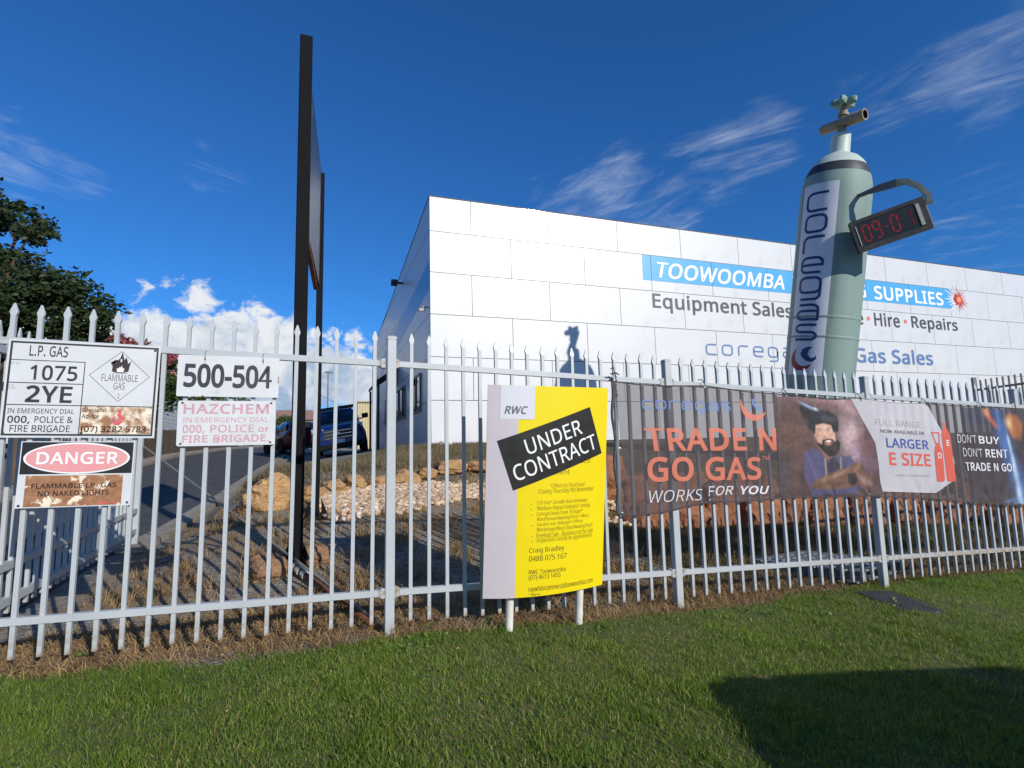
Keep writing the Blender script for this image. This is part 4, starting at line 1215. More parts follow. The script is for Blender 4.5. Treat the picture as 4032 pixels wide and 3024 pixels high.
for i, (p, hh) in enumerate(arm_w):
    a = Vector(wpt(p, K, ex, ey, ez)); 
    pv_ = Vector(wpt(arm_w[max(i - 1, 0)][0], K, ex, ey, ez)); nx_ = Vector(wpt(arm_w[min(i + 1, len(arm_w) - 1)][0], K, ex, ey, ez))
    d_ = (nx_ - pv_).normalized(); nrm_ = Vector((0, 1, 0)); u_ = nrm_.cross(d_).normalized()
    rings_.append([tuple(a + u_ * hh + nrm_ * .03), tuple(a - u_ * hh + nrm_ * .03), tuple(a - u_ * hh - nrm_ * .03), tuple(a + u_ * hh - nrm_ * .03)])
ab.rings(rings_); ab.build('arm', mat('grey_green_arm', (.44, .475, .45), .6, (.38, .41, .39), 7), clk)
MB().box(*[c_ - .07 for c_ in wpt((9.46, 3.26, 6.03), K, ex, ey, ez)], *[c_ + .07 for c_ in wpt((9.46, 3.26, 6.03), K, ex, ey, ez)]).build('wall_bracket', mat('galvanised_plate', (.58, .62, .63), .5), clk)

# ------------------------------------------------------------------ warehouse
BXc, BYc, BZt = 2.444, 10.50, 8.471
BE = 31.6            # right end
BD = 27.0            # back
PW, PH, P0, H0 = 2.423, 1.2, 1.21, 1.018
bld = thing('warehouse', (BXc, BYc, 1.40), 'white panelled warehouse with blue sign band behind the fence', 'building')
def B(x, y, z): return (x - BXc, y - BYc, z - 1.40)
panm = mat('white_composite_panel', (.83, .832, .83), .38, (.80, .802, .798), .45, spec=.5, c3=(.765, .762, .75), n3=1.7, lo3=.58, hi3=.85, bump=(1.1, .035, .05), coat=.15)
corem = mat('dark_joint', (.20, .20, .21), .9)
roofz = lambda y: BZt - .095 * (y - BYc)
wb = MB()
x0, x1 = .035, BE - BXc; y0, y1 = .035, BD - BYc
z_ = lambda y: roofz(y + BYc) - 1.40 - .03
wb.add([(x0, y0, -.6), (x1, y0, -.6), (x1, y1, -.6), (x0, y1, -.6), (x0, y0, z_(0)), (x1, y0, z_(0)), (x1, y1, z_(y1)), (x0, y1, z_(y1))],
       [(0, 3, 2, 1), (0, 1, 5, 4), (1, 2, 6, 5), (2, 3, 7, 6), (3, 0, 4, 7)])
wb.build('wall', corem, bld)
MB().add([(-.01, -.01, z_(0) + .025), (x1, -.01, z_(0) + .025), (x1, y1, z_(y1) + .025), (-.01, y1, z_(y1) + .025), (-.01, -.01, z_(0) + .055), (x1, -.01, z_(0) + .055), (x1, y1, z_(y1) + .055), (-.01, y1, z_(y1) + .055)],
         [(0, 1, 5, 4), (1, 2, 6, 5), (2, 3, 7, 6), (3, 0, 4, 7), (4, 5, 6, 7), (0, 3, 2, 1)]).build('roof', mat('dark_roof_flashing', (.23, .23, .24), .6), bld)
MB().box(.02, .02, -.5, x1, .05, .06).build('slab_edge', mat('shadowed_slab', (.34, .32, .30), .9), bld)
G = .0085
pcache = {}
def panel(w_, h_):
    k = (round(w_, 3), round(h_, 3))
    if k not in pcache:
        me = MB().box(G, 0, G, w_ - G, .028, h_ - G).mesh('panel'); me.materials.append(panm); pcache[k] = me
    return pcache[k]
rowz = [BZt, BZt - H0] + [BZt - H0 - PH * i for i in range(1, 6)]
LEN = BE - BXc
for r in range(6):
    zt_, zb_ = rowz[r], rowz[r + 1]
    if r == 5: zb_ += .02
    off = P0 if r % 2 == 0 else P0 + PW / 2
    xs = [0.0]; x = off if r % 2 == 0 else P0 + PW / 2
    while x < LEN: xs.append(x); x += PW
    xs.append(LEN)
    for a, c in zip(xs[:-1], xs[1:]):
        if c - a < .05: continue
        o = link('panel', panel(c - a, zt_ - zb_), None, bld, loc=(a, 0, zb_ - 1.40)); 
        o.rotation_euler = (rnd.uniform(-.0006, .0006), 0, rnd.uniform(-.0004, .0004))
# side wall panels, sloping top row
for r in range(6):
    zt_, zb_ = rowz[r], rowz[r + 1]
    y = .0; k = 0
    ys = [0.03]; y = 1.21 if r % 2 == 0 else 2.42
    while y < BD - BYc: ys.append(y); y += PW
    ys.append(BD - BYc)
    for a, c in zip(ys[:-1], ys[1:]):
        ta, tc_ = min(zt_, roofz(BYc + a) - .004), min(zt_, roofz(BYc + c) - .004)
        if ta <= zb_ + .05: continue
        tc_ = max(tc_, zb_ + .01)
        pb = MB()
        ya_, yc_ = a + G, c - G
        v_ = [(0, ya_, zb_ + G), (0, yc_, zb_ + G), (0, yc_, tc_ - G), (0, ya_, ta - G)]
        v_ = [(p[0], p[1], p[2] - 1.40) for p in v_]
        pb.add(v_ + [(p[0] + .028, p[1], p[2]) for p in v_], [(0, 1, 2, 3), (7, 6, 5, 4), (0, 4, 5, 1), (1, 5, 6, 2), (2, 6, 7, 3), (3, 7, 4, 0)])
        pb.build('panel', panm, bld)
# side windows, fittings
glass = mat('dark_window_glass', (.05, .06, .07), .04, spec=1.0)
alu = mat('grey_window_frame', (.34, .36, .39), .4)
for (ya_, yb_) in ((11.90, 13.25), (14.90, 16.13), (16.5, 18.25), (19.2, 20.6)):
    fr = MB()
    for (a0, c0, a1, c1) in ((ya_, 2.46, yb_, 2.52), (ya_, 3.54, yb_, 3.60), (ya_, 2.52, ya_ + .06, 3.54), (yb_ - .06, 2.52, yb_, 3.54), ((ya_ + yb_) / 2 - .025, 2.52, (ya_ + yb_) / 2 + .025, 3.54)):
        fr.box(-.05, a0 - BYc, c0 - 1.40, .01, a1 - BYc, c1 - 1.40)
    f_ = fr.build('window', alu, bld)
    for s_ in (0, 1):
        h_ = (yb_ - ya_) / 2
        MB().box(-.03, ya_ + h_ * s_ + .06 - BYc, 1.13, -.024, ya_ + h_ * (s_ + 1) - .04 - BYc, 2.13).build('pane', glass, f_)
bandm = mat('sky_blue_sign_band', (.33, .66, .86), .35, (.31, .64, .84), 2, spec=.4)
sideb = mat('faded_side_band', (.47, .57, .70), .4)
MB().add([(-.004, .08, 5.19), (-.004, 12, 4.35), (-.004, 12, 3.55), (-.004, .08, 4.99 - .64 + .05)], [(0, 1, 2, 3)]).build('side_sign_band', bandm, bld)
# front sign band in pieces between the panel joints
FY = -.006
seams1 = [P0 + PW / 2 + PW * k for k in range(-1, 12)]
bx0, bx1, bz0, bz1 = 6.95, 21.75, 6.602, 7.440
edges = [bx0] + [s_ for s_ in seams1 if bx0 + .1 < s_ < bx1 - .1] + [bx1]
def fsurf(off): return lambda x, z: (x, FY - off, z - 1.40)
for i, (a, c) in enumerate(zip(edges[:-1], edges[1:])):
    a_ = a + (G if i else 0); c_ = c - (G if i < len(edges) - 2 else 0)
    pl = rect(a_, bz0, c_, bz1)
    if i == len(edges) - 2: pl = [(a_, bz0), (c_ + .05, bz0), (c_ + .30, bz0 + .22), (c_ + .22, bz1), (a_, bz1)]
    print_poly([pl], fsurf(0), bandm, bld, 'sign_band')
fwhite = mat('white_sign_lettering', (.95, .95, .95), .4)
fgrey = mat('charcoal_sign_lettering', (.27, .27, .29), .45)
fblue = mat('slate_blue_sign_lettering', (.36, .47, .64), .45)
def ftext(s_, q_, m_, bo=0.0, sh=0.0, lv=.003): return print_text(s_, q_, fsurf(lv), m_, bld, bo, sh, words=True)
ftext('TOOWOOMBA', (7.50, 6.720, 12.87, 7.258), fwhite, .020, .22)
ftext('WELDING', (13.28, 6.715, 16.95, 7.258), fwhite, .026)
ftext('SUPPLIES', (17.40, 6.690, 21.38, 7.245), fwhite, .026)
ftext('Equipment Sales', (7.25, 5.545, 13.13, 6.205), fgrey, .022)
ftext('Service', (13.95, 5.635, 16.66, 6.19), fgrey, .022)
ftext('Hire', (17.25, 5.625, 18.65, 6.17), fgrey, .022)
ftext('Repairs', (19.32, 5.52, 22.08, 6.16), fgrey, .022)
reddot = mat('red_dot_print', (.86, .45, .38), .5)
for x in (13.55, 16.94, 18.98): print_poly([arc(x, 5.90, .085, .085, 0, 360, 14)[:-1]], fsurf(.003), reddot, bld, 'red_dot')
lx = [9.22, 9.88, 10.56, 11.21, 11.86, 12.52, 13.18]
pol = []
for ch, x in zip('coregas', lx): print_poly(glyph_polys(ch, x, 4.215, x + .46, 4.605, .056), fsurf(.003), fblue, bld, 'wordmark_letter')
ftext('Gas Sales', (16.0, 4.165, 20.32, 4.760), fblue, .03)
# starburst at the end of the band
sbm = mat('red_spark_print', (.80, .24, .20), .4); sbw = mat('white_spark_print', (.96, .95, .94), .4); sbo = mat('orange_spark_print', (.95, .62, .30), .4)
sx, sz = 22.36, 7.02
rays = []; wr = []
rr2 = random.Random(4)
for k in range(26):
    a = 2 * math.pi * k / 26 + rr2.uniform(-.05, .05); L_ = rr2.uniform(.48, .80)
    pa = a + math.pi / 2; w_ = .028
    rays.append([(sx + w_ * math.cos(pa), sz + w_ * math.sin(pa)), (sx - w_ * math.cos(pa), sz - w_ * math.sin(pa)), (sx + L_ * math.cos(a), sz + L_ * .9 * math.sin(a))])
    if math.cos(a) < -.1: wr.append([(sx + .07 * math.cos(pa), sz + .07 * math.sin(pa)), (sx - .07 * math.cos(pa), sz - .07 * math.sin(pa)), (sx + (L_ + .22) * math.cos(a), sz + (L_ + .22) * .9 * math.sin(a))])
print_poly(wr, fsurf(.003), sbw, bld, 'white_spark_ray')
print_poly(rays, fsurf(.006), sbm, bld, 'red_spark_ray')
print_poly([arc(sx, sz, .20, .20, 0, 360, 18)[:-1]], fsurf(.009), sbm, bld, 'spark_core')
print_poly([arc(sx, sz, .12, .12, 0, 360, 18)[:-1]], fsurf(.012), sbo, bld, 'spark_heart')
# flood light and cameras on the side wall
fl_ = MB().box(-.42, 4.90, 5.95, -.20, 5.15, 6.13).box(-.20, 4.98, 6.01, .0, 5.06, 6.07); fl_.build('flood_light', mat('dark_fitting', (.13, .14, .12), .5), bld)
MB().tube([(0, .35, 3.92), (-.14, .32, 3.92), (-.16, .30, 3.86)], .03, 8).tube([(-.10, .36, 3.85), (-.28, .24, 3.80)], .045, 10).build('security_camera', mat('pale_fitting', (.72, .72, .70), .5), bld)
# awning over the side door
dk = mat('dark_red_steel', (.20, .08, .07), .6); drk = mat('dark_awning', (.12, .12, .13), .7)
MB().add([(-.80, 6.2, 2.50), (-.02, 6.2, 3.05), (-.02, 9.6, 3.05), (-.80, 9.6, 2.50), (-.80, 6.2, 2.60), (-.02, 6.2, 3.15), (-.02, 9.6, 3.15), (-.80, 9.6, 2.60)], [(0, 3, 2, 1), (4, 5, 6, 7), (0, 1, 5, 4), (1, 2, 6, 5), (2, 3, 7, 6), (3, 0, 4, 7)]).build('awning', drk, bld)
MB().box(-.77, 6.25, -.6, -.69, 6.33, 2.52).build('awning_post', dk, bld)
MB().box(-.77, 9.4, -.6, -.69, 9.48, 2.52).build('awning_post', dk, bld)

# ------------------------------------------------------------------ pylon sign
blk = mat('black_pylon_paint', (.07, .072, .08), .7, (.10, .10, .105), 3, c3=(.30, .26, .17), n3=5.5, lo3=.70, hi3=.80, spec=.08, stretch=(1, 1, .35), bump=(25, .15, .003))
py = thing('pylon_sign', (-.63, 1.48, H(-.63, 1.48) - .05), 'tall black steel two-post pylon sign seen edge-on inside the fence', 'sign')
def PY(x, y, z): return (x + .63, y - 1.48, z - (H(-.63, 1.48) - .05))
zb1 = H(-.63, 1.48) - .1; zb2 = H(-.53, 3.24) - .1
for (y, zt_, xo, hw_) in ((1.48, 5.53, 0, .060), (3.24, 4.97, .172, .040)):
    zb_ = zb1 if y < 2 else zb2
    a = PY(-.63 + xo - hw_, y - .0625, zb_); c = PY(-.63 + xo + hw_, y + .0625, zt_)
    p_ = MB().cbox(a[0], a[1], a[2], c[0], c[1], c[2], .008)
    p_ = p_.build('post', blk, py)
    g_ = MB()
    for (sx_, sy_) in ((1, 0), (-1, 0), (0, -1), (0, 1)):
        cx_, cy_ = (a[0] + c[0]) / 2, (a[1] + c[1]) / 2
        q0 = (cx_ + sx_ * .0625, cy_ + sy_ * .0625); q1 = (cx_ + sx_ * .15, cy_ + sy_ * .15)
        tx, ty = -sy_ * .006, sx_ * .006
        zz_ = PY(0, 0, zb_ + .1)[2]
        g_.add([(q0[0] - tx, q0[1] - ty, zz_), (q1[0] - tx, q1[1] - ty, zz_), (q0[0] - tx, q0[1] - ty, zz_ + .22), (q0[0] + tx, q0[1] + ty, zz_), (q1[0] + tx, q1[1] + ty, zz_), (q0[0] + tx, q0[1] + ty, zz_ + .22)], [(0, 1, 2), (5, 4, 3), (0, 3, 4, 1), (1, 4, 5, 2), (2, 5, 3, 0)])
    g_.box((a[0] + c[0]) / 2 - .16, (a[1] + c[1]) / 2 - .16, zz_ - .03, (a[0] + c[0]) / 2 + .16, (a[1] + c[1]) / 2 + .16, zz_)
    g_.build('base_plate', blk, p_)
def slab(b_, xa_, ya_, xb_, yb_, z0_, z1_, th):
    q_ = [PY(xa_, ya_, z0_), PY(xa_ + th, ya_, z0_), PY(xb_ + th, yb_, z0_), PY(xb_, yb_, z0_)]; r_ = [PY(xa_, ya_, z1_), PY(xa_ + th, ya_, z1_), PY(xb_ + th, yb_, z1_), PY(xb_, yb_, z1_)]
    b_.add(q_ + r_, [(0, 3, 2, 1), (4, 5, 6, 7), (0, 1, 5, 4), (1, 2, 6, 5), (2, 3, 7, 6), (3, 0, 4, 7)]); return b_
slab(MB(), -.612, 1.545, -.505, 3.20, 3.42, 5.02, .045).build('sign_face', mat('pylon_face', (.22, .25, .29), .35, (.17, .19, .22), 2, spec=.4, c3=(.42, .46, .50), n3=3, lo3=.6, hi3=.7), py)
slab(MB(), -.616, 1.545, -.530, 3.18, 3.37, 3.417, .046).build('face_rail', rusty, py)
foot = mat('pale_stone', (.64, .50, .38), .95, (.52, .39, .28), 5, bump=(14, .6, .02))

# ------------------------------------------------------------------ stay rod, rusty pipe with clamps
st = thing('stay_rod', (-.05, .16, H(-.05, .16)), 'thin galvanised stay rod sloping from the fence foot up to the driveway gate post', 'rod')
z0_ = H(-.05, .16)
MB().tube([(0, 0, .06), (-2.38, 3.52, 1.42 - z0_)], .011, 8).build('rod', mat('galvanised_rod', (.52, .51, .47), .5, (.44, .42, .37), 20), st)
pp = thing('rusty_pipe', (-.06, .13, H(-.06, .13)), 'rusty steel pipe with pale clamps lying on the ground behind the fence', 'pipe')
zp = lambda u, n: H(u, n) - H(-.06, .13)
pa_, pc_ = Vector((0, 0, zp(-.06, .13) + .03)), Vector((-.64, 1.32, zp(-.70, 1.45) + .06))
MB().tube([pa_, pc_], .028, 10).build('pipe', rusty, pp, True)
cm_ = mat('pale_clamp', (.70, .71, .66), .5)
for f_ in (.76, .83, .90):
    c_ = pa_.lerp(pc_, f_); d_ = (pc_ - pa_).normalized() * .028
    MB().tube([c_ - d_, c_ + d_], .037, 10).build('clamp', cm_, pp)
c0_, c1_ = pa_.lerp(pc_, .75) + Vector((.02, 0, .035)), pa_.lerp(pc_, .91) + Vector((.02, 0, .035))
MB().tube([c0_, c1_], .010, 6).build('clamp_bolt', cm_, pp)

# ------------------------------------------------------------------ boulders, stones and pebbles
sand = mat('orange_sandstone', (.82, .67, .47), .95, (.71, .54, .36), 3.0, bump=(7, .8, .05), c3=(.56, .40, .27), n3=5.5, lo3=.60, hi3=.78, stretch=(1, 1, 2.2))
sand2 = mat('rust_red_sandstone', (.66, .45, .32), .95, (.53, .35, .24), 2.6, bump=(6, .9, .06), c3=(.48, .33, .24), n3=4, lo3=.60, hi3=.78, stretch=(1.6, 1.6, .7))
def boulder_mesh(seed, sub=3, blocky=.5, rough=.16):
    bm = bmesh.new(); bmesh.ops.create_icosphere(bm, subdivisions=sub, radius=1)
    o = Vector((seed * 7.3, seed * 3.1, seed * 1.7))
    for v in bm.verts:
        d = v.co.normalized()
        k = 1 / max(abs(d.x), abs(d.y), abs(d.z)) ** blocky
        n_ = mnoise.fractal(d * 1.3 + o, .8, 2.1, 3) * rough * 1.6 + mnoise.fractal(d * 4 + o, .7, 2.2, 3) * rough * .45
        # flat cleavage faces
        c_ = 0
        for q in range(4):
            pn = Vector((math.sin(seed * 5 + q * 2.1), math.cos(seed * 3 + q * 1.3), math.sin(seed + q * 4.2) * .6)).normalized()
            c_ = max(c_, d.dot(pn) * k - .86)
        v.co = d * (k * (1 + n_) - max(0, c_) * .75)
    me = bpy.data.meshes.new('boulder'); bm.to_mesh(me); bm.free()
    smooth_mesh(me, 34)
    return me
BMESH = [boulder_mesh(s, 4, .55, .17) for s in range(1, 8)]
WMESH = [boulder_mesh(s + 20, 4, .75, .13) for s in range(1, 6)]
for i, me in enumerate(BMESH): me.materials.append(sand)
for me in WMESH: me.materials.append(sand2)
def boulder(me, u, n, sx_, sy_, sz_, rz, label, group=None, dz=0.0):
    o = link('boulder', me, None, label=label, cat='boulder', group=group)
    o.location = (u, n, H(u, n) + sz_ * .55 + dz); o.scale = (sx_, sy_, sz_); o.rotation_euler = (rnd.uniform(-.15, .15), rnd.uniform(-.15, .15), rz)
    return o
boulder(BMESH[0], -1.00, 3.88, .34, .27, .25, .3, 'largest orange boulder standing at the driveway edge behind the pylon sign', dz=-.02)
boulder(BMESH[3], -.50, 4.20, .17, .15, .10, 1.1, 'small orange boulder tucked against the largest boulder by the driveway', dz=.02)
row = [(-.20, 4.55, .19, .11), (.12, 4.82, .20, .12), (.50, 5.0, .17, .09), (.95, 5.22, .22, .13), (1.36, 5.36, .15, .09), (1.80, 5.44, .27, .12), (2.30, 5.45, .23, .09), (2.80, 5.30, .25, .12), (3.25, 5.05, .24, .15)]
for i, (u, n, a, c) in enumerate(row):
    boulder(BMESH[(i * 2 + 1) % 7], u, n, a, .17, c, rnd.uniform(0, 6), 'rounded orange sandstone boulder in the row above the pebble bed', 'boulders edging the pebble bed', dz=.02)
u = 3.55
i = 0
while u < 15.5:
    w_ = rnd.uniform(.36, .58)
    n = float(wall_n(u)) + .02
    hgt_ = rnd.uniform(.34, .42)
    boulder(WMESH[i % 5], u + w_ * .8, n + rnd.uniform(-.06, .06), w_, .34, hgt_, rnd.choice([0, math.pi]) + rnd.uniform(-.12, .12), 'large rust red sandstone block in the bottom course of the retaining wall', 'bottom course blocks of the retaining wall', dz=-.12)
    i += 1; u += w_ * 1.55
u = 3.35
while u < 15.5:
    w_ = rnd.uniform(.34, .55)
    n = float(wall_n(u)) + .42
    o = boulder(WMESH[(i * 3 + 1) % 5], u + w_ * .8, n + rnd.uniform(-.06, .06), w_, .34, rnd.uniform(.24, .32), rnd.choice([0, math.pi]) + rnd.uniform(-.12, .12), 'rust red sandstone block in the upper course of the retaining wall', 'upper course blocks of the retaining wall')
    o.location.z = float(-.041 * u) + .12 + .58
    i += 1; u += w_ * 1.5
for (u, n, a, c) in ((-.86, 1.30, .15, .11), (-.47, 1.62, .16, .10)):
    o = boulder(BMESH[4 if u < -.6 else 6], u, n, a, .16, c, rnd.uniform(0, 3), 'pale rounded stone bedded at the foot of the pylon sign', 'stones at the foot of the pylon sign', dz=-.01)
    o.data = o.data.copy(); o.data.materials.clear(); o.data.materials.append(foot)
o = boulder(BMESH[5], 2.78, 10.25, .16, .14, .10, .4, 'small white stone lying against the warehouse wall'); o.data = o.data.copy(); o.data.materials.clear(); o.data.materials.append(mat('white_stone', (.85, .83, .78), .9))

pebm = leaf_mat('river_pebble', (.88, .78, .66), (.62, .51, .41), .8, 9, 0.0)
def peb_mesh(seed):
    bm = bmesh.new(); bmesh.ops.create_icosphere(bm, subdivisions=1, radius=1)
    for v in bm.verts:
        v.co *= 1 + .22 * mnoise.noise(v.co * 1.7 + Vector((seed * 3.7, 0, 0)))
    bmesh.ops.dissolve_degenerate(bm, edges=bm.edges)
    me = bpy.data.meshes.new('pebble'); bm.to_mesh(me); bm.free()
    me.polygons.foreach_set('use_smooth', [True] * len(me.polygons))
    return me
PEB = [peb_mesh(k) for k in range(6)]
pcols = [((.88, .78, .66), (.80, .69, .57)), ((.76, .63, .51), (.68, .55, .44)), ((.92, .86, .77), (.84, .76, .66)), ((.68, .60, .53), (.60, .53, .46)), ((.84, .69, .55), (.75, .60, .47)), ((.68, .55, .43), (.80, .69, .57))]
for k, me in enumerate(PEB): me.materials.append(mat('pebble_%s' % 'abcdef'[k], pcols[k][0], .8, pcols[k][1], 1.5))
pbed = thing('pebble_bed', (1.0, 4.2, H(1.0, 4.2)), 'bed of pale river pebbles below the row of orange boulders', 'pebbles')
zb_ = H(1.0, 4.2)
cand = []
rp = random.Random(5)
while len(cand) < 2600:
    u = rp.uniform(-.55, 4.6); 
    top = float(np.interp(u, [-.6, 0, .6, 1.3, 2.2, 3.2, 4.6], [4.35, 4.75, 4.95, 5.2, 5.3, 5.0, 4.3]))
    bot = float(np.interp(u, [-.6, -.2, .1, .5, 1.1, 1.7, 2.6, 4.6], [3.5, 3.05, 3.0, 3.15, 3.65, 3.95, 4.1, 3.7])) + .25 * mnoise.noise((u * 2.1, 0, 0))
    n = rp.uniform(2.8, 5.35)
    if bot < n < top and (n - bot > .25 or rp.random() < .5): cand.append((u, n))
def vis_key(p):      # how large it shows from the street gate side
    return (p[0] + .5) ** 2 * .6 + (p[1] + 4) ** 2 + (40 if p[0] > 2.0 else 0)
cand.sort(key=vis_key)
bm = bmesh.new()
for k, (u, n) in enumerate(cand):
    s_ = rp.uniform(.026, .058); sc = (s_ * rp.uniform(.9, 1.5), s_ * rp.uniform(.8, 1.2), s_ * rp.uniform(.55, .85)); rt = (rp.uniform(-.5, .5), rp.uniform(-.5, .5), rp.uniform(0, 6.3))
    lc = (u - 1.0, n - 4.2, H(u, n) - zb_ + s_ * .35 + rp.uniform(0, .025))
    if k < 300:
        o = link('pebble', PEB[rp.randrange(6)], None, pbed); o.location = lc; o.scale = sc; o.rotation_euler = rt
    else:
        mt = Matrix.Translation(lc) @ Matrix.Rotation(rt[2], 4, 'Z') @ Matrix.Rotation(rt[0], 4, 'X') @ Matrix.Diagonal((*sc, 1))
        src = PEB[rp.randrange(6)]
        bmv = [bm.verts.new(mt @ v.co) for v in src.vertices]
        for p in src.polygons:
            f = bm.faces.new([bmv[i_] for i_ in p.vertices]); f.smooth = True
bm_obj(bm, 'smaller_pebbles', pebm, pbed, kind='stuff')

# ------------------------------------------------------------------ pallet and pit lid
pal = thing('timber_pallet', (4.98, .72, H(5.0, .72) + .0), 'weathered grey timber pallet lying behind the fence below the banner', 'pallet', rot=(ground_rot(5.0, .7)[0], .041, math.radians(106)))
palm = mat('grey_weathered_timber', (.50, .52, .53), .9, (.40, .41, .42), 5, stretch=(1, 12, 12), bump=(30, .3, .003))
for k in range(8):
    x = -.52 + k * .149
    MB().box(x - .05, -.55 + rnd.uniform(-.015, .015), .105, x + .05, .55 + rnd.uniform(-.015, .015), .124).build('deck_board', palm, pal)
for y in (-.46, 0, .46): MB().box(-.58, y - .035, .018, .58, y + .035, .105).build('bearer', palm, pal)
for x in (-.48, 0, .48): MB().box(x - .05, -.55, 0, x + .05, .55, .018).build('bottom_board', palm, pal)
lid = thing('pit_lid', (4.50, -.40, H(4.50, -.40) - .014), 'dark grey chequered pit lid sunk in the lawn in front of the fence', 'pit lid', rot=(ground_rot(4.48, -.4)[0], .041, math.radians(-16)))
lidm = mat('dark_plastic_lid', (.20, .205, .215), .7, (.25, .25, .25), 8)
MB().cbox(-.19, -.30, -.02, .19, .30, .034, .02).build('frame', lidm, lid)
lb = MB()
for i in range(9):
    for j in range(14):
        lb.box(-.169 + i * .0375 + .004, -.277 + j * .0395 + .004, .034, -.169 + (i + 1) * .0375 - .004, -.277 + (j + 1) * .0395 - .004, .038)
o = lb.build('chequer_tread', lidm, lid, kind='stuff')

# ------------------------------------------------------------------ vehicles (nose towards -y)
tyre_m = mat('tyre_rubber', (.09, .09, .09), .85); rim_m = mat('alloy_rim', (.55, .56, .58), .3, metal=.7)
glz = mat('tinted_car_glass', (.035, .04, .045), .05, spec=.9)
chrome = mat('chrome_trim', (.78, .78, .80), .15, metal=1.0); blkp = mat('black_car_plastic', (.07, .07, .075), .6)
lampm = mat('headlight_glass', (.62, .66, .70), .08, spec=1.0, coat=.6)
def loft(b_, stations, prof, seg_cap=True):
    rings_ = [[(w * px, y, z0 + (z1 - z0) * pz) for px, pz in prof] for (y, w, z0, z1) in stations]
    b_.rings(rings_, seg_cap)
LOW = [(-.88, 0), (-.97, .10), (-1.0, .32), (-1.0, .62), (-.965, .80), (-.90, .93), (-.62, .985), (0, 1.0), (.62, .985), (.90, .93), (.965, .80), (1.0, .62), (1.0, .32), (.97, .10), (.88, 0)]
CAB = [(-1.0, 0), (-.985, .15), (-.90, .55), (-.80, .86), (-.70, .965), (-.40, 1.0), (.40, 1.0), (.70, .965), (.80, .86), (.90, .55), (.985, .15), (1.0, 0)]
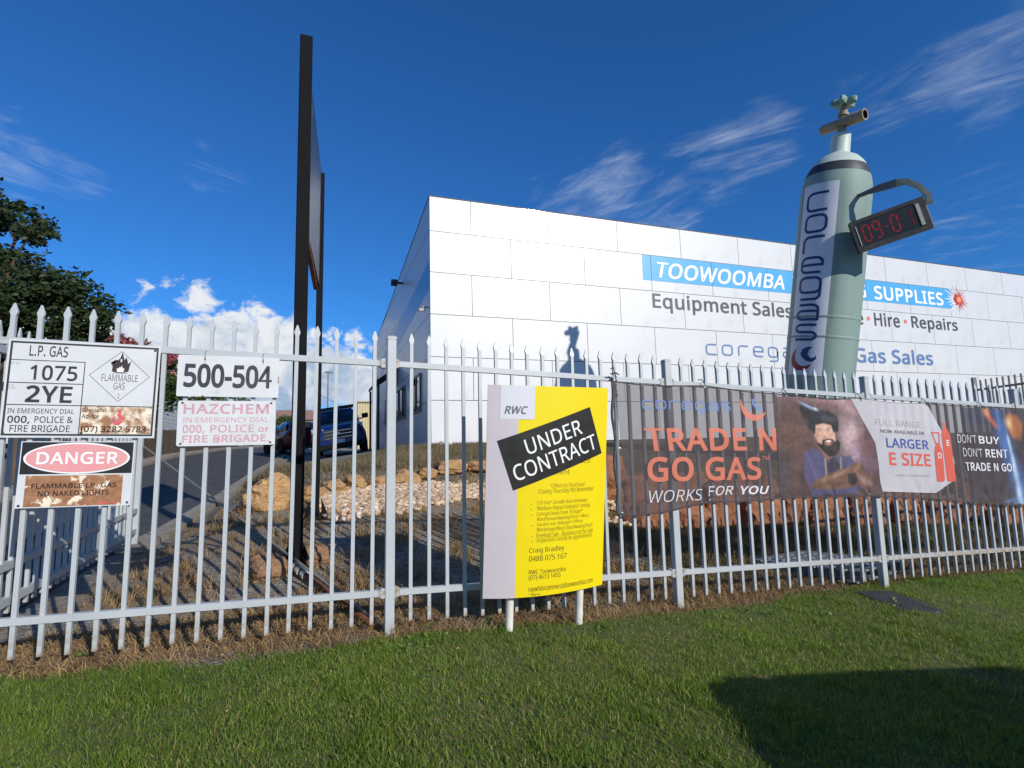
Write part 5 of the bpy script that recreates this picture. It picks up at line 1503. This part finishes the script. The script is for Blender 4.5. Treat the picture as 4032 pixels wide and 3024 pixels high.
def make_car(name, label, paint, cat, L=4.8, Wd=.93, hood=1.10, roof=1.76, belt=1.18, suv=True, rack=True, plate='', lights=True, cabin=(-.85, -.20, 1.75, 2.28), group=None):
    t = thing(name, (0, 0, 0), label, cat)
    h2 = L / 2
    b_ = MB()
    loft(b_, [(-h2, Wd * .74, .42, hood - .22), (-h2 + .05, Wd * .86, .34, hood - .12), (-h2 + .16, Wd * .94, .30, hood - .06), (-h2 + .45, Wd * .985, .27, hood - .01), (-h2 + .9, Wd, .26, hood + .03), (cabin[0] - .05, Wd, .26, belt - .02), (0, Wd, .26, belt), (h2 - .6, Wd * .99, .27, belt), (h2 - .15, Wd * .95, .32, belt - .02), (h2, Wd * .85, .42, belt - .10)], LOW)
    b_.build('body', paint, t, True)
    c0, c1, c2, c3 = cabin
    cb_ = MB()
    def cst(y, zt, wt): return (y, wt, belt - .06, zt)
    loft(cb_, [cst(c0, belt + .02, Wd * .90), cst(c0 + (c1 - c0) * .5, belt + (roof - belt) * .55, Wd * .90), cst(c1, roof - .03, Wd * .895), cst(c1 + .35, roof, Wd * .89), cst((c1 + c2) / 2, roof + .01, Wd * .89), cst(c2, roof - .04, Wd * .88), cst(c2 + (c3 - c2) * .55, belt + (roof - belt) * .55, Wd * .87), cst(c3, belt, Wd * .84)], CAB)
    cb_.build('cabin', paint, t, True)
    # windscreen and windows stand a touch proud of the cabin
    def wsc(y0, y1, zlo, zhi, wlo, whi, sgn, nm):
        q = MB(); n_ = 8; rows = []
        for j in range(5):
            f = j / 4; y = y0 + (y1 - y0) * f; z = zlo + (zhi - zlo) * f; w_ = wlo + (whi - wlo) * f
            rows.append([(w_ * (2 * i / n_ - 1), y + sgn * (.055 - .055 * (2 * i / n_ - 1) ** 2) + sgn * .012, z) for i in range(n_ + 1)])
        q.rings(rows, False, False); return q.build(nm, glz, t, True)
    wsc(c0 + .02, c1 - .02, belt + .045, roof - .075, Wd * .80, Wd * .66, -1, 'windscreen')
    wsc(c3 - .03, c2 + .02, belt + .08, roof - .10, Wd * .74, Wd * .62, 1, 'rear_window')
    for sx_ in (-1, 1):
        for (ya_, yb_, yc_, yd_) in ((c0 + .30, .32, c1 + .12, .32), (.40, c2 - .38, .40, c2 - .42), (c2 - .30, c2 + .22, c2 - .34, c2 - .05)):
            q = MB()
            v_ = [(sx_ * Wd * .915, ya_, belt + .05), (sx_ * Wd * .915, yb_, belt + .05), (sx_ * Wd * .765, yd_, roof - .10), (sx_ * Wd * .765, yc_, roof - .10)]
            md = [tuple((Vector(v_[0]) + Vector(v_[3])) / 2 + Vector((sx_ * .03, 0, 0))), tuple((Vector(v_[1]) + Vector(v_[2])) / 2 + Vector((sx_ * .03, 0, 0)))]
            q.add([v_[0], v_[1], md[1], md[0], v_[2], v_[3]], [(0, 1, 2, 3), (3, 2, 4, 5)])
            q.build('side_window', glz, t, True)
        for yw in (-h2 + .92, h2 - 1.0):
            wr_ = .37 if suv else .32
            wl_ = MB().lathe([(wr_ * .62, -.11), (wr_ * .95, -.11), (wr_, -.07), (wr_, .07), (wr_ * .95, .11), (wr_ * .62, .11)], 26, False).build('wheel', tyre_m, t, True)
            wl_.location = (sx_ * (Wd - .085), yw, wr_); wl_.rotation_euler = (0, math.pi / 2, 0)
            rb_ = MB().lathe([(wr_ * .63, .09 * sx_), (wr_ * .55, .075 * sx_), (wr_ * .2, .085 * sx_), (0, .09 * sx_)], 20, False); rb_.build('rim', rim_m, wl_, True)
            ar = MB().tube([(sx_ * (Wd + .004), yw + (wr_ + .06) * math.cos(math.radians(a)), wr_ + (wr_ + .05) * math.sin(math.radians(a))) for a in range(-8, 189, 14)], .03, 6); ar.build('wheel_arch', blkp, t)
            MB().lathe([(wr_ + .05, 0), (0, .004)], 22, False).build('arch_shade', blkp, t).matrix_local = Matrix.Translation((sx_ * (Wd + .002), yw, wr_)) @ Matrix.Rotation(math.pi / 2 * sx_, 4, 'Y')  # flat black disc on the uncut body, stands in for shade inside the arch
        mr = MB(); mr.rings([[(sx_ * (Wd + .02), c0 + .42, belt + .06), (sx_ * (Wd + .02), c0 + .50, belt + .06), (sx_ * (Wd + .02), c0 + .50, belt + .24), (sx_ * (Wd + .02), c0 + .42, belt + .24)], [(sx_ * (Wd + .26), c0 + .46, belt + .07), (sx_ * (Wd + .26), c0 + .56, belt + .07), (sx_ * (Wd + .26), c0 + .56, belt + .25), (sx_ * (Wd + .26), c0 + .46, belt + .25)]])
        mr.box(min(sx_ * Wd * .9, sx_ * (Wd + .03)), c0 + .43, belt + .04, max(sx_ * Wd * .9, sx_ * (Wd + .03)), c0 + .49, belt + .09)
        mr.build('mirror', blkp, t)
        # lamps
        hl_ = MB(); xo, xi = sx_ * Wd * .93, sx_ * Wd * .50
        hl_.add([(xi, -h2 + .035, hood - .25), (xo, -h2 + .20, hood - .21), (xo, -h2 + .24, hood - .07), (xi, -h2 + .075, hood - .14), (xi, -h2 - .005, hood - .25), (xo, -h2 + .13, hood - .21), (xo, -h2 + .19, hood - .07), (xi, -h2 + .03, hood - .14)], [(4, 5, 6, 7), (0, 3, 2, 1), (0, 1, 5, 4), (2, 3, 7, 6), (1, 2, 6, 5), (0, 4, 7, 3)])
        hl_.build('headlight', lampm, t)
        MB().lathe([(.075, 0), (.075, .03), (.05, .04)], 14).build('fog_light', chrome, t, True).matrix_local = Matrix.Translation((sx_ * Wd * .72, -h2 + .07, .52)) @ Matrix.Rotation(math.pi / 2, 4, 'X')
        tl_ = MB().box(min(sx_ * Wd * .70, sx_ * Wd * .93), h2 - .14, belt - .30, max(sx_ * Wd * .70, sx_ * Wd * .93), h2 - .01, belt - .06); tl_.build('tail_light', mat('red_tail_light', (.45, .05, .05), .15), t)
    MB().box(-Wd * .52, -h2 - .012, .62, Wd * .52, -h2 + .06, hood - .20).build('grille', blkp, t)
    gb = t
    for k in range(3):
        z = .66 + k * ((hood - .26) - .66) / 2
        MB().box(-Wd * .50, -h2 - .026, z - .012, Wd * .50, -h2 - .012, z + .012).build('grille_bar', chrome, t)
    MB().prism([(-.09, hood - .345), (0, hood - .385), (.09, hood - .345), (0, hood - .305)], -h2 - .040, -h2 - .026).build('badge', chrome, t)
    MB().rings([[(-Wd * .82, -h2 + .03, .34), (Wd * .82, -h2 + .03, .34), (Wd * .80, -h2 + .06, .30), (-Wd * .80, -h2 + .06, .30)], [(-Wd * .80, -h2 - .03, .46), (Wd * .80, -h2 - .03, .46), (Wd * .80, -h2 + .06, .46), (-Wd * .80, -h2 + .06, .46)]]).build('bumper', blkp, t)
    if plate:
        pl = MB().box(-.19, -h2 - .045, .475, .19, -h2 - .034, .60).build('number_plate', mat('pale_blue_plate', (.74, .84, .93), .4), t)
        print_text(plate, (-.165, .492, .165, .583), flat(-h2 - .0465), mat('dark_plate_lettering', (.10, .12, .30), .5), pl, .01)
    if rack:
        for y in (c1 + .35, (c1 + c2) / 2 + .1, c2 - .25):
            MB().box(-Wd * .78, y - .035, roof + .07, Wd * .78, y + .035, roof + .115).build('roof_bar', blkp, t)
        for sx_ in (-1, 1):
            MB().box(sx_ * Wd * .66 - .025, c1 + .2, roof - .005, sx_ * Wd * .66 + .025, c2 - .1, roof + .07).build('roof_rail', blkp, t)
    return t
blue = mat('metallic_blue_paint', (.05, .16, .40), .28, (.045, .14, .36), 1, coat=.8, metal=.2)
car = make_car('parked_suv', 'metallic blue SUV with roof rack parked on the slope beside the warehouse', blue, 'car', plate='040 LE3', hood=1.16, roof=1.80, belt=1.22)
pu, pn = .50, 18.4
gx, gy = ground_rot(pu, pn, 1.2)
car.location = (pu, pn, H(pu, pn) - .02); car.rotation_euler = (gx, gy - .035, math.radians(-3))
redc = mat('dark_red_car_paint', (.42, .07, .10), .28, coat=.8)
car2 = make_car('parked_hatchback', 'dark red hatchback parked on the driveway beyond the blue SUV', redc, 'car', L=4.1, Wd=.86, hood=.98, roof=1.50, belt=1.02, suv=False, rack=False, cabin=(-.85, -.05, 1.35, 1.95))
pu, pn = -1.55, 24.5
gx, gy = ground_rot(pu, pn, 1.2)
car2.location = (pu, pn, H(pu, pn) - .02); car2.rotation_euler = (gx, gy, math.radians(200))
silver = mat('silver_car_paint', (.62, .63, .65), .3, coat=.7, metal=.3)
car3 = make_car('parked_wagon', 'silver four-wheel-drive wagon parked on the lawn beside the photographer', silver, 'car', L=4.7, Wd=.92, roof=1.74, hood=1.12, belt=1.16, rack=False, cabin=(-.85, -.20, 2.05, 2.30))
WAGON = car3

# ------------------------------------------------------------------ trees
bark = mat('grey_brown_bark', (.36, .30, .25), .95, (.26, .22, .18), 9, bump=(22, .6, .02), stretch=(1, 1, .3))
def leaves_mesh(name, P, size, seed, aspect=.45, droop=.3, up_bias=.4):
    rs = np.random.RandomState(seed); n = len(P)
    th = rs.rand(n) * 2 * np.pi; L = size * (.6 + .8 * rs.rand(n))
    el_ = (rs.rand(n) - .5) * 1.2 - droop * .4
    d = np.stack([np.cos(th) * np.cos(el_), np.sin(th) * np.cos(el_), np.sin(el_)], -1)
    r = rs.randn(n, 3); r[:, 2] *= (1 - up_bias); s = np.cross(d, r); s /= np.linalg.norm(s, axis=1, keepdims=True) + 1e-9
    w_ = (L * aspect * .5)[:, None]
    V = np.empty((n, 4, 3)); V[:, 0] = P; V[:, 1] = P + d * (L * .5)[:, None] + s * w_; V[:, 2] = P + d * L[:, None]; V[:, 3] = P + d * (L * .5)[:, None] - s * w_
    me = bpy.data.meshes.new(name)
    me.vertices.add(n * 4); me.vertices.foreach_set('co', V.reshape(-1))
    me.loops.add(n * 4); me.loops.foreach_set('vertex_index', np.arange(n * 4))
    me.polygons.add(n); me.polygons.foreach_set('loop_start', np.arange(n) * 4)
    try: me.polygons.foreach_set('loop_total', np.full(n, 4))
    except Exception: pass
    me.update(calc_edges=True); me.validate()
    return me
def tree(name, label, loc, clumps, nleaf, lsize, lm, trunk_r, trunk_h, seed, group=None, limb_from=.35, flatten=.6, extra=None, cat='tree', leafname='crown'):
    """clumps: (x,y,z,r) in metres from the foot; each gets a limb and a cloud of leaf sprays"""
    t = thing(name, loc, label, cat, group=group)
    rs = np.random.RandomState(seed); rr_ = random.Random(seed)
    b_ = MB()
    top = Vector((rr_.uniform(-.2, .2), rr_.uniform(-.2, .2), trunk_h))
    b_.tube([(0, 0, -.3), tuple(top * .35 + Vector((.08, .05, 0))), tuple(top * .7), tuple(top)], [trunk_r * 1.25, trunk_r, trunk_r * .8, trunk_r * .55], 9)
    for (x, y, z, r) in clumps:
        c = Vector((x, y, z)); s = top * rr_.uniform(limb_from, 1.0)
        mid = s.lerp(c, .5) + Vector((rr_.uniform(-.3, .3), rr_.uniform(-.3, .3), rr_.uniform(0, .4)))
        b_.tube([tuple(s), tuple(mid), tuple(c)], [trunk_r * .42, trunk_r * .25, trunk_r * .08], 6)
        for k in range(4):
            e = c + Vector((rr_.uniform(-1, 1), rr_.uniform(-1, 1), rr_.uniform(-.5, .8))) * r * .8
            b_.tube([tuple(mid.lerp(c, rr_.uniform(.3, .9))), tuple(e)], [trunk_r * .12, trunk_r * .03], 4)
    b_.build('trunk', bark, t, True)
    pts = []
    tw = sum(c[3] ** 2 for c in clumps)
    for (x, y, z, r) in clumps:
        n = int(nleaf * r * r / tw)
        ns_ = max(6, n // 26)          # sprays within the clump
        d = rs.randn(ns_, 3); d /= np.linalg.norm(d, axis=1, keepdims=True)
        q = d * (r * (.45 + .6 * rs.rand(ns_)))[:, None]; q[:, 2] *= flatten
        q += np.array([x, y, z])
        k = rs.randint(0, ns_, n)
        sp_ = rs.randn(n, 3) * (r * .17); sp_[:, 2] *= .5
        pts.append(q[k] + sp_)
    me = leaves_mesh(leafname, np.concatenate(pts), lsize, seed + 1)
    link(leafname, me, lm, t)
    return t, np.concatenate(pts)
dkleaf = leaf_mat('dark_evergreen_leaf', (.15, .20, .11), (.26, .32, .17), .5, .6, .25)
cl = []
rt_ = random.Random(12)
for (x, y, z, r) in ((-1.0, 0, 9.6, 1.2), (.3, .4, 9.1, 1.0), (-2.4, 0, 8.8, 1.5), (.9, -.3, 8.5, .7), (-1.4, .3, 7.6, 1.7), (.6, .5, 6.9, 1.5), (1.6, 0, 6.6, 1.2), (2.4, .2, 6.0, 1.1), (2.9, -.2, 5.4, .9), (-2.6, .5, 6.3, 1.9), (0, -.6, 5.7, 1.7), (1.6, .5, 5.4, 1.5), (2.3, .2, 4.8, 1.0), (-1.3, 0, 4.6, 1.8), (.6, .6, 4.4, 1.5), (-3.2, 0, 4.6, 1.8), (1.7, .1, 4.1, 1.0), (-2.0, .5, 3.3, 1.3)):
    cl.append((x, y, z, r))
BT = (-11.3, 20.0)
tree('evergreen_tree', 'big dark evergreen tree rising beyond the driveway gate fence', (BT[0], BT[1], H(*BT) - .1), cl, 26000, .23, dkleaf, .30, 6.5, 3)
# crepe myrtles over the white shed
myr = leaf_mat('myrtle_leaf', (.24, .32, .15), (.38, .44, .24), .5, .9, .3)
flo = leaf_mat('pink_blossom', (.62, .25, .30), (.74, .40, .42), .6, 2, .3)
for i, (u, n, s_, lb) in enumerate(((-8.1, 26.5, 1.0, 'small pink-flowering tree in front of the white shed'), (-10.6, 30, 1.25, 'taller pink-flowering tree behind the large white placard'))):
    cl2 = [(0, 0, 3.6 * s_, 1.2 * s_), (.9 * s_, .2, 3.2 * s_, .9 * s_), (-.9 * s_, 0, 3.3 * s_, 1.0 * s_), (.2, .3, 2.6 * s_, 1.1 * s_), (.5, -.3, 4.4 * s_, .8 * s_), (-.4, .1, 4.7 * s_, .6 * s_)]
    t, pts = tree('flowering_tree', lb, (u, n, H(u, n)), cl2, 5200, .22, myr, .10, 2.4 * s_, 21 + i)
    hp = pts[pts[:, 2] > np.percentile(pts[:, 2], 72)]
    link('blossom', leaves_mesh('blossom', hp + np.array([0, 0, .08]), .20, 5 + i, .8), flo, t)
# low tree line beyond the yard
for i, (u, n, s_) in enumerate(((-12.5, 75, 1.5), (-9.0, 82, 1.2), (-5.0, 95, 1.0), (-16.5, 70, 1.8))):
    tree('distant_tree', ['broad green tree at the far end of the driveway', 'second green tree at the far end of the driveway', 'smallest far tree above the long grey fence', 'tallest far tree behind the white shed'][i], (u, n, H(u, n)), [(0, 0, 4.0 * s_, 2.0 * s_), (1.8 * s_, 0, 3.3 * s_, 1.4 * s_), (-1.8 * s_, 0, 3.3 * s_, 1.5 * s_)], 1800, .45, myr, .2, 3 * s_, 40 + i)

# ------------------------------------------------------------------ things beyond the yard
brown = mat('stained_brown_wall', (.40, .33, .26), .95, (.30, .25, .19), 3, stretch=(1, 1, .3), bump=(12, .3, .01))
rw = thing('retaining_wall', (-7.1, 14, H(-7.1, 14)), 'stained brown retaining wall along the far side of the driveway', 'wall')
for k in range(16):
    n0 = 12 + k * 2.4; z = H(-7.1, n0 + 1.2) - H(-7.1, 14)
    MB().box(-.10 + rnd.uniform(-.01, .01), n0 - 14 + .01, z - .4, .10, n0 - 14 + 2.39, z + 1.12 + rnd.uniform(-.01, .01)).build('wall_panel', brown, rw)
shm = mat('white_corrugated_sheet', (.80, .81, .80), .5, (.74, .75, .74), 2)
shed = thing('white_shed', (-12.2, 30, H(-12, 30) + .4), 'long white weatherboard shed behind the brown retaining wall', 'shed')
for k in range(14):
    MB().box(-3.6, -7.0, k * .22, 3.6 - .012 * 1, 13, k * .22 + .205).build('weatherboard', shm, shed)
MB().add([(-3.8, -7.3, 3.05), (3.8, -7.3, 3.05), (3.8, 13.3, 3.05), (-3.8, 13.3, 3.05), (0, -7.3, 4.2), (0, 13.3, 4.2)], [(0, 1, 4), (1, 2, 5, 4), (2, 3, 5), (3, 0, 4, 5), (0, 3, 2, 1)]).build('roof', mat('grey_roof_sheet', (.55, .56, .57), .5), shed)
for y in (-5.0, 0, 5): MB().box(3.59, y, 1.0, 3.64, y + 1.2, 2.1).build('window', glz, shed)
lf = thing('long_fence', (-6.9, 52, H(-6.9, 52)), 'long grey sheet fence at the top of the driveway', 'fence')
for k in range(18): MB().box(-.03, k * 2.4 + .02, -.3 + .045 * k * 2.4, .03 + .01 * (k % 2), k * 2.4 + 2.38, 1.7 + .045 * k * 2.4).build('fence_sheet', mat('grey_fence_sheet', (.58, .58, .56), .7, (.50, .50, .48), 2), lf)
cream = mat('cream_corrugated_sheet', (.80, .75, .60), .6, (.74, .69, .54), 3)
tk = thing('cream_shed', (4.6, 44, H(2.4, 44) - .6), 'cream corrugated shed behind the blue SUV', 'shed')
cb_ = MB()
nb = 16
prof_ = []
for k in range(nb * 4 + 1):
    prof_.append((-1.75 + 3.5 * k / (nb * 4), -.05 if (k // 2) % 2 == 0 else 0.0))
cb_.rings([[(x, y, 0) for x, y in prof_] + [(1.75, 3, 0), (-1.75, 3, 0)], [(x, y, 4.55) for x, y in prof_] + [(1.75, 3, 4.55), (-1.75, 3, 4.55)]])
cb_.build('wall', cream, tk)
MB().box(-1.9, -.2, 4.55, 1.9, 3.2, 4.66).build('roof', mat('cream_roof', (.66, .62, .52), .6), tk)
lp_ = thing('light_pole', (.35, 40, H(.35, 40) - .1), 'slim grey light pole with a side stay beyond the blue SUV', 'light pole')
MB().tube([(0, 0, 0), (0, 0, 6.0)], [.07, .05], 8).build('pole', oldm, lp_)
MB().tube([(-.75, 0, 4.6), (-.75, 0, 2.6)], .03, 6).tube([(-.75, 0, 4.4), (1.4, 0, 3.2)], .025, 6).build('stay', oldm, lp_)
MB().box(-.25, -.12, 6.0, .35, .12, 6.1).build('lamp_head', oldm, lp_)
tn = thing('far_house', (-7.5, 120, H(-7.5, 120)), 'low far house with a pinkish tiled roof at the end of the driveway', 'house')
MB().box(-9, 0, 0, 9, 8, 5.2).build('wall', mat('far_wall', (.62, .56, .50), .9), tn)
MB().add([(-9.6, -.6, 5.2), (9.6, -.6, 5.2), (9.6, 8.6, 5.2), (-9.6, 8.6, 5.2), (-6, 4, 7.6), (6, 4, 7.6)], [(0, 1, 5, 4), (1, 2, 5), (2, 3, 4, 5), (3, 0, 4), (0, 3, 2, 1)]).build('roof', mat('pinkish_tile_roof', (.56, .44, .38), .9), tn)
for x in (-6, -1, 4): MB().box(x, -.06, 2.2, x + 1.6, -.01, 3.8).build('window', glz, tn)

# ------------------------------------------------------------------ grass
def off_pallet(u, v):
    c_, s_ = math.cos(math.radians(16)), math.sin(math.radians(16))
    a = (u - 4.98) * c_ + (v - .72) * s_; e_ = -(u - 4.98) * s_ + (v - .72) * c_
    return ~((np.abs(a) < .58) & (np.abs(e_) < .60))
cx_, cy_ = -.474, -4.055
def lawn_points(n, seed, near):
    rs = np.random.RandomState(seed); out = []
    k = 0
    while k < n:
        m_ = n * 2
        u = rs.rand(m_) * 17 - 5.0; v = rs.rand(m_) * 6.2 - 5.6
        d = np.hypot(u - cx_, v - cy_)
        e = edge_n(u) + .09 * (rs.rand(m_) - .35)
        ang = np.degrees(np.arctan2(u - cx_, v - cy_)) - 19.9
        pr = np.clip((3.2 / np.maximum(d, 1.2)) ** 1.1, 0, 1)
        ok = (v < e) & (u > -2.58) & (np.abs(ang) < 50) & (rs.rand(m_) < pr) & (d > 1.0)
        ok &= ~((np.abs((u - 4.48) * .96 - (v + .40) * .276) < .16) & (np.abs((u - 4.48) * .276 + (v + .40) * .96) < .27))
        q = np.stack([u[ok], v[ok]], -1); out.append(q); k += len(q)
    P = np.concatenate(out)[:n]
    return np.column_stack([P, hz(P[:, 0], P[:, 1]) + .004])
gl = leaf_mat('lawn_blade', (.33, .45, .14), (.57, .66, .26), .5, .55, .45, c3=(.74, .68, .44))
P = lawn_points(360000, 3, True)
pn_ = np.array([mnoise.fractal((a * .9, c * .9, 2), .9, 2.1, 3) for a, c in P[:, :2]])
P = P[(nrs.rand(len(P)) < np.clip(.80 + pn_ * .9, .30, 1))]
pn2 = np.array([mnoise.fractal((a * 2.6, c * 2.6, 8), .9, 2.1, 3) for a, c in P[:, :2]])
tall = pn2 > .22
blades('taller_lawn_grass', P[tall], (.028, .066), (.15, .9), .0042, gl, 'longer clumps of green grass in the mown verge', 'grass', 14, .9)
P = P[~tall]
blades('lawn_grass', P, (.016, .044), (.15, 1.05), .0038, gl, 'short mown green grass of the street verge', 'grass', 4, .9)
straw = leaf_mat('straw_blade', (.54, .42, .28), (.78, .66, .47), .8, 2.0, .25, c3=(.34, .24, .16))
rs = np.random.RandomState(8)
def strip_pts(n, u0, u1, lo, hi, seed):
    rs_ = np.random.RandomState(seed); u = u0 + (u1 - u0) * rs_.rand(n); v = lo + (hi - lo) * rs_.rand(n)
    return u, v
u, v = strip_pts(50000, -2.56, 9.5, -.16, .55, 2)
e = edge_n(u)
dens = .5 + .5 * np.array([mnoise.noise((float(a) * 2.2, float(c) * 3, 0)) for a, c in zip(u, v)])
ok = (v > e - .05) & (rs.rand(len(u)) < dens + .25) & off_pallet(u, v)
u, v = u[ok], v[ok]
P = np.column_stack([u, v, hz(u, v) + .002])
blades('dead_grass', P, (.04, .12), (.5, 1.45), .005, straw, 'dead straw-coloured grass along the foot of the fence', 'grass', 6, .8)
# tufts on the gravel and the bank behind the fence
rt_ = random.Random(9); tp = []
for k in range(620):
    if rt_.random() < .62: a, c = rt_.uniform(-2.1, 3.2), rt_.uniform(.3, 4.4)
    else: a, c = rt_.uniform(2.0, 11), rt_.uniform(.3, 3.4)
    if mnoise.noise((a * 1.1, c * 1.1, 5)) < -.12 and rt_.random() < .75: continue
    m_ = rt_.randrange(25, 80); s_ = rt_.uniform(.03, .10)
    for i in range(m_): tp.append((a + rt_.gauss(0, s_), c + rt_.gauss(0, s_)))
tp = np.array(tp)
if True:
    uu, vv = tp[:, 0], tp[:, 1]
    keep = ~((uu < -2.2) & (vv > 3.4)) & off_pallet(uu, vv); uu, vv = uu[keep], vv[keep]
    blades('dry_tufts', np.column_stack([uu, vv, hz(uu, vv)]), (.05, .16), (.2, 1.2), .005, straw, 'dry grass tufts on the gravel behind the fence', 'grass', 9, .7)
bank = leaf_mat('grey_straw_blade', (.40, .36, .27), (.56, .50, .38), .8, 1.0, .2)
rs_ = np.random.RandomState(15)
uu = rs_.rand(46000) * 5.4 - 1.6; vv = 5.0 + rs_.rand(46000) * 5.4
ok = (vv > wall_n(uu) - .1) & (vv < 10.45) & (uu > -1.9 + (vv - 5) * .12)
uu, vv = uu[ok], vv[ok]
blades('bank_grass', np.column_stack([uu, vv, hz(uu, vv)]), (.05, .17), (.1, .9), .008, bank, 'dry grey-brown grass on the bank below the warehouse', 'grass', 16, .7)
uu = 3.0 + rs_.rand(26000) * 9.5; vv = .5 + rs_.rand(26000) * 3.2
ok = (vv < wall_n(uu) - .05) & off_pallet(uu, vv); uu, vv = uu[ok], vv[ok]
gm2 = leaf_mat('rough_green_blade', (.20, .25, .10), (.40, .36, .20), .7, 1.2, .3)
blades('rough_grass', np.column_stack([uu, vv, hz(uu, vv)]), (.04, .13), (.2, 1.1), .006, gm2, 'rough green and brown grass below the stone retaining wall', 'grass', 18, .8)
# twigs lying along the fence
tw = MB()
for k in range(70):
    a, c = rt_.uniform(-2.2, .4), rt_.uniform(-.06, .40); L_ = rt_.uniform(.08, .34); an = rt_.gauss(0, .6)
    z = H(a, c)
    tw.tube([(a, c, z + .012), (a + L_ * .5 * math.cos(an), c + L_ * .5 * math.sin(an), z + rt_.uniform(.015, .045)), (a + L_ * math.cos(an), c + L_ * math.sin(an), z + .012)], [.0035, .003, .0015], 4)
tw.build('fallen_twigs', mat('dry_twig', (.48, .38, .29), .9), label='dry fallen twigs littering the foot of the fence', cat='twigs', kind='stuff')

wd_ = []
rw_ = random.Random(31)
for k in range(46):
    a, c = rw_.uniform(-2.4, 7.5), rw_.uniform(-.55, .25)
    if c > float(edge_n(a)) + .25: continue
    for i in range(rw_.randrange(8, 22)): wd_.append((a + rw_.gauss(0, .035), c + rw_.gauss(0, .03), H(a, c) + rw_.uniform(.006, .03)))
link('lawn_weeds', leaves_mesh('lawn_weeds', np.array(wd_), .032, 77, .6, -.2), leaf_mat('weed_leaf', (.30, .42, .16), (.45, .56, .24), .5, 3, .3), kind='stuff', label='small broad-leaved weeds at the ragged lawn edge', cat='weeds')
dl_ = np.array([(rw_.uniform(-2.5, 7.5), rw_.uniform(-2.9, .3)) for k in range(170)])
link('fallen_leaves', leaves_mesh('fallen_leaves', np.column_stack([dl_, hz(dl_[:, 0], dl_[:, 1]) + .025]), .022, 78, .5, 0, .9), leaf_mat('fallen_leaf', (.55, .44, .30), (.72, .62, .46), .8, 3, .1), kind='stuff', label='dry fallen leaves scattered over the lawn', cat='leaves')

# the photographer's wagon stands just outside the right edge of the view and throws the shadow on the lawn
WAGON.location = (4.64, -5.22, H(4.64, -5.22))
WAGON.rotation_euler = (0, 0, math.radians(74))
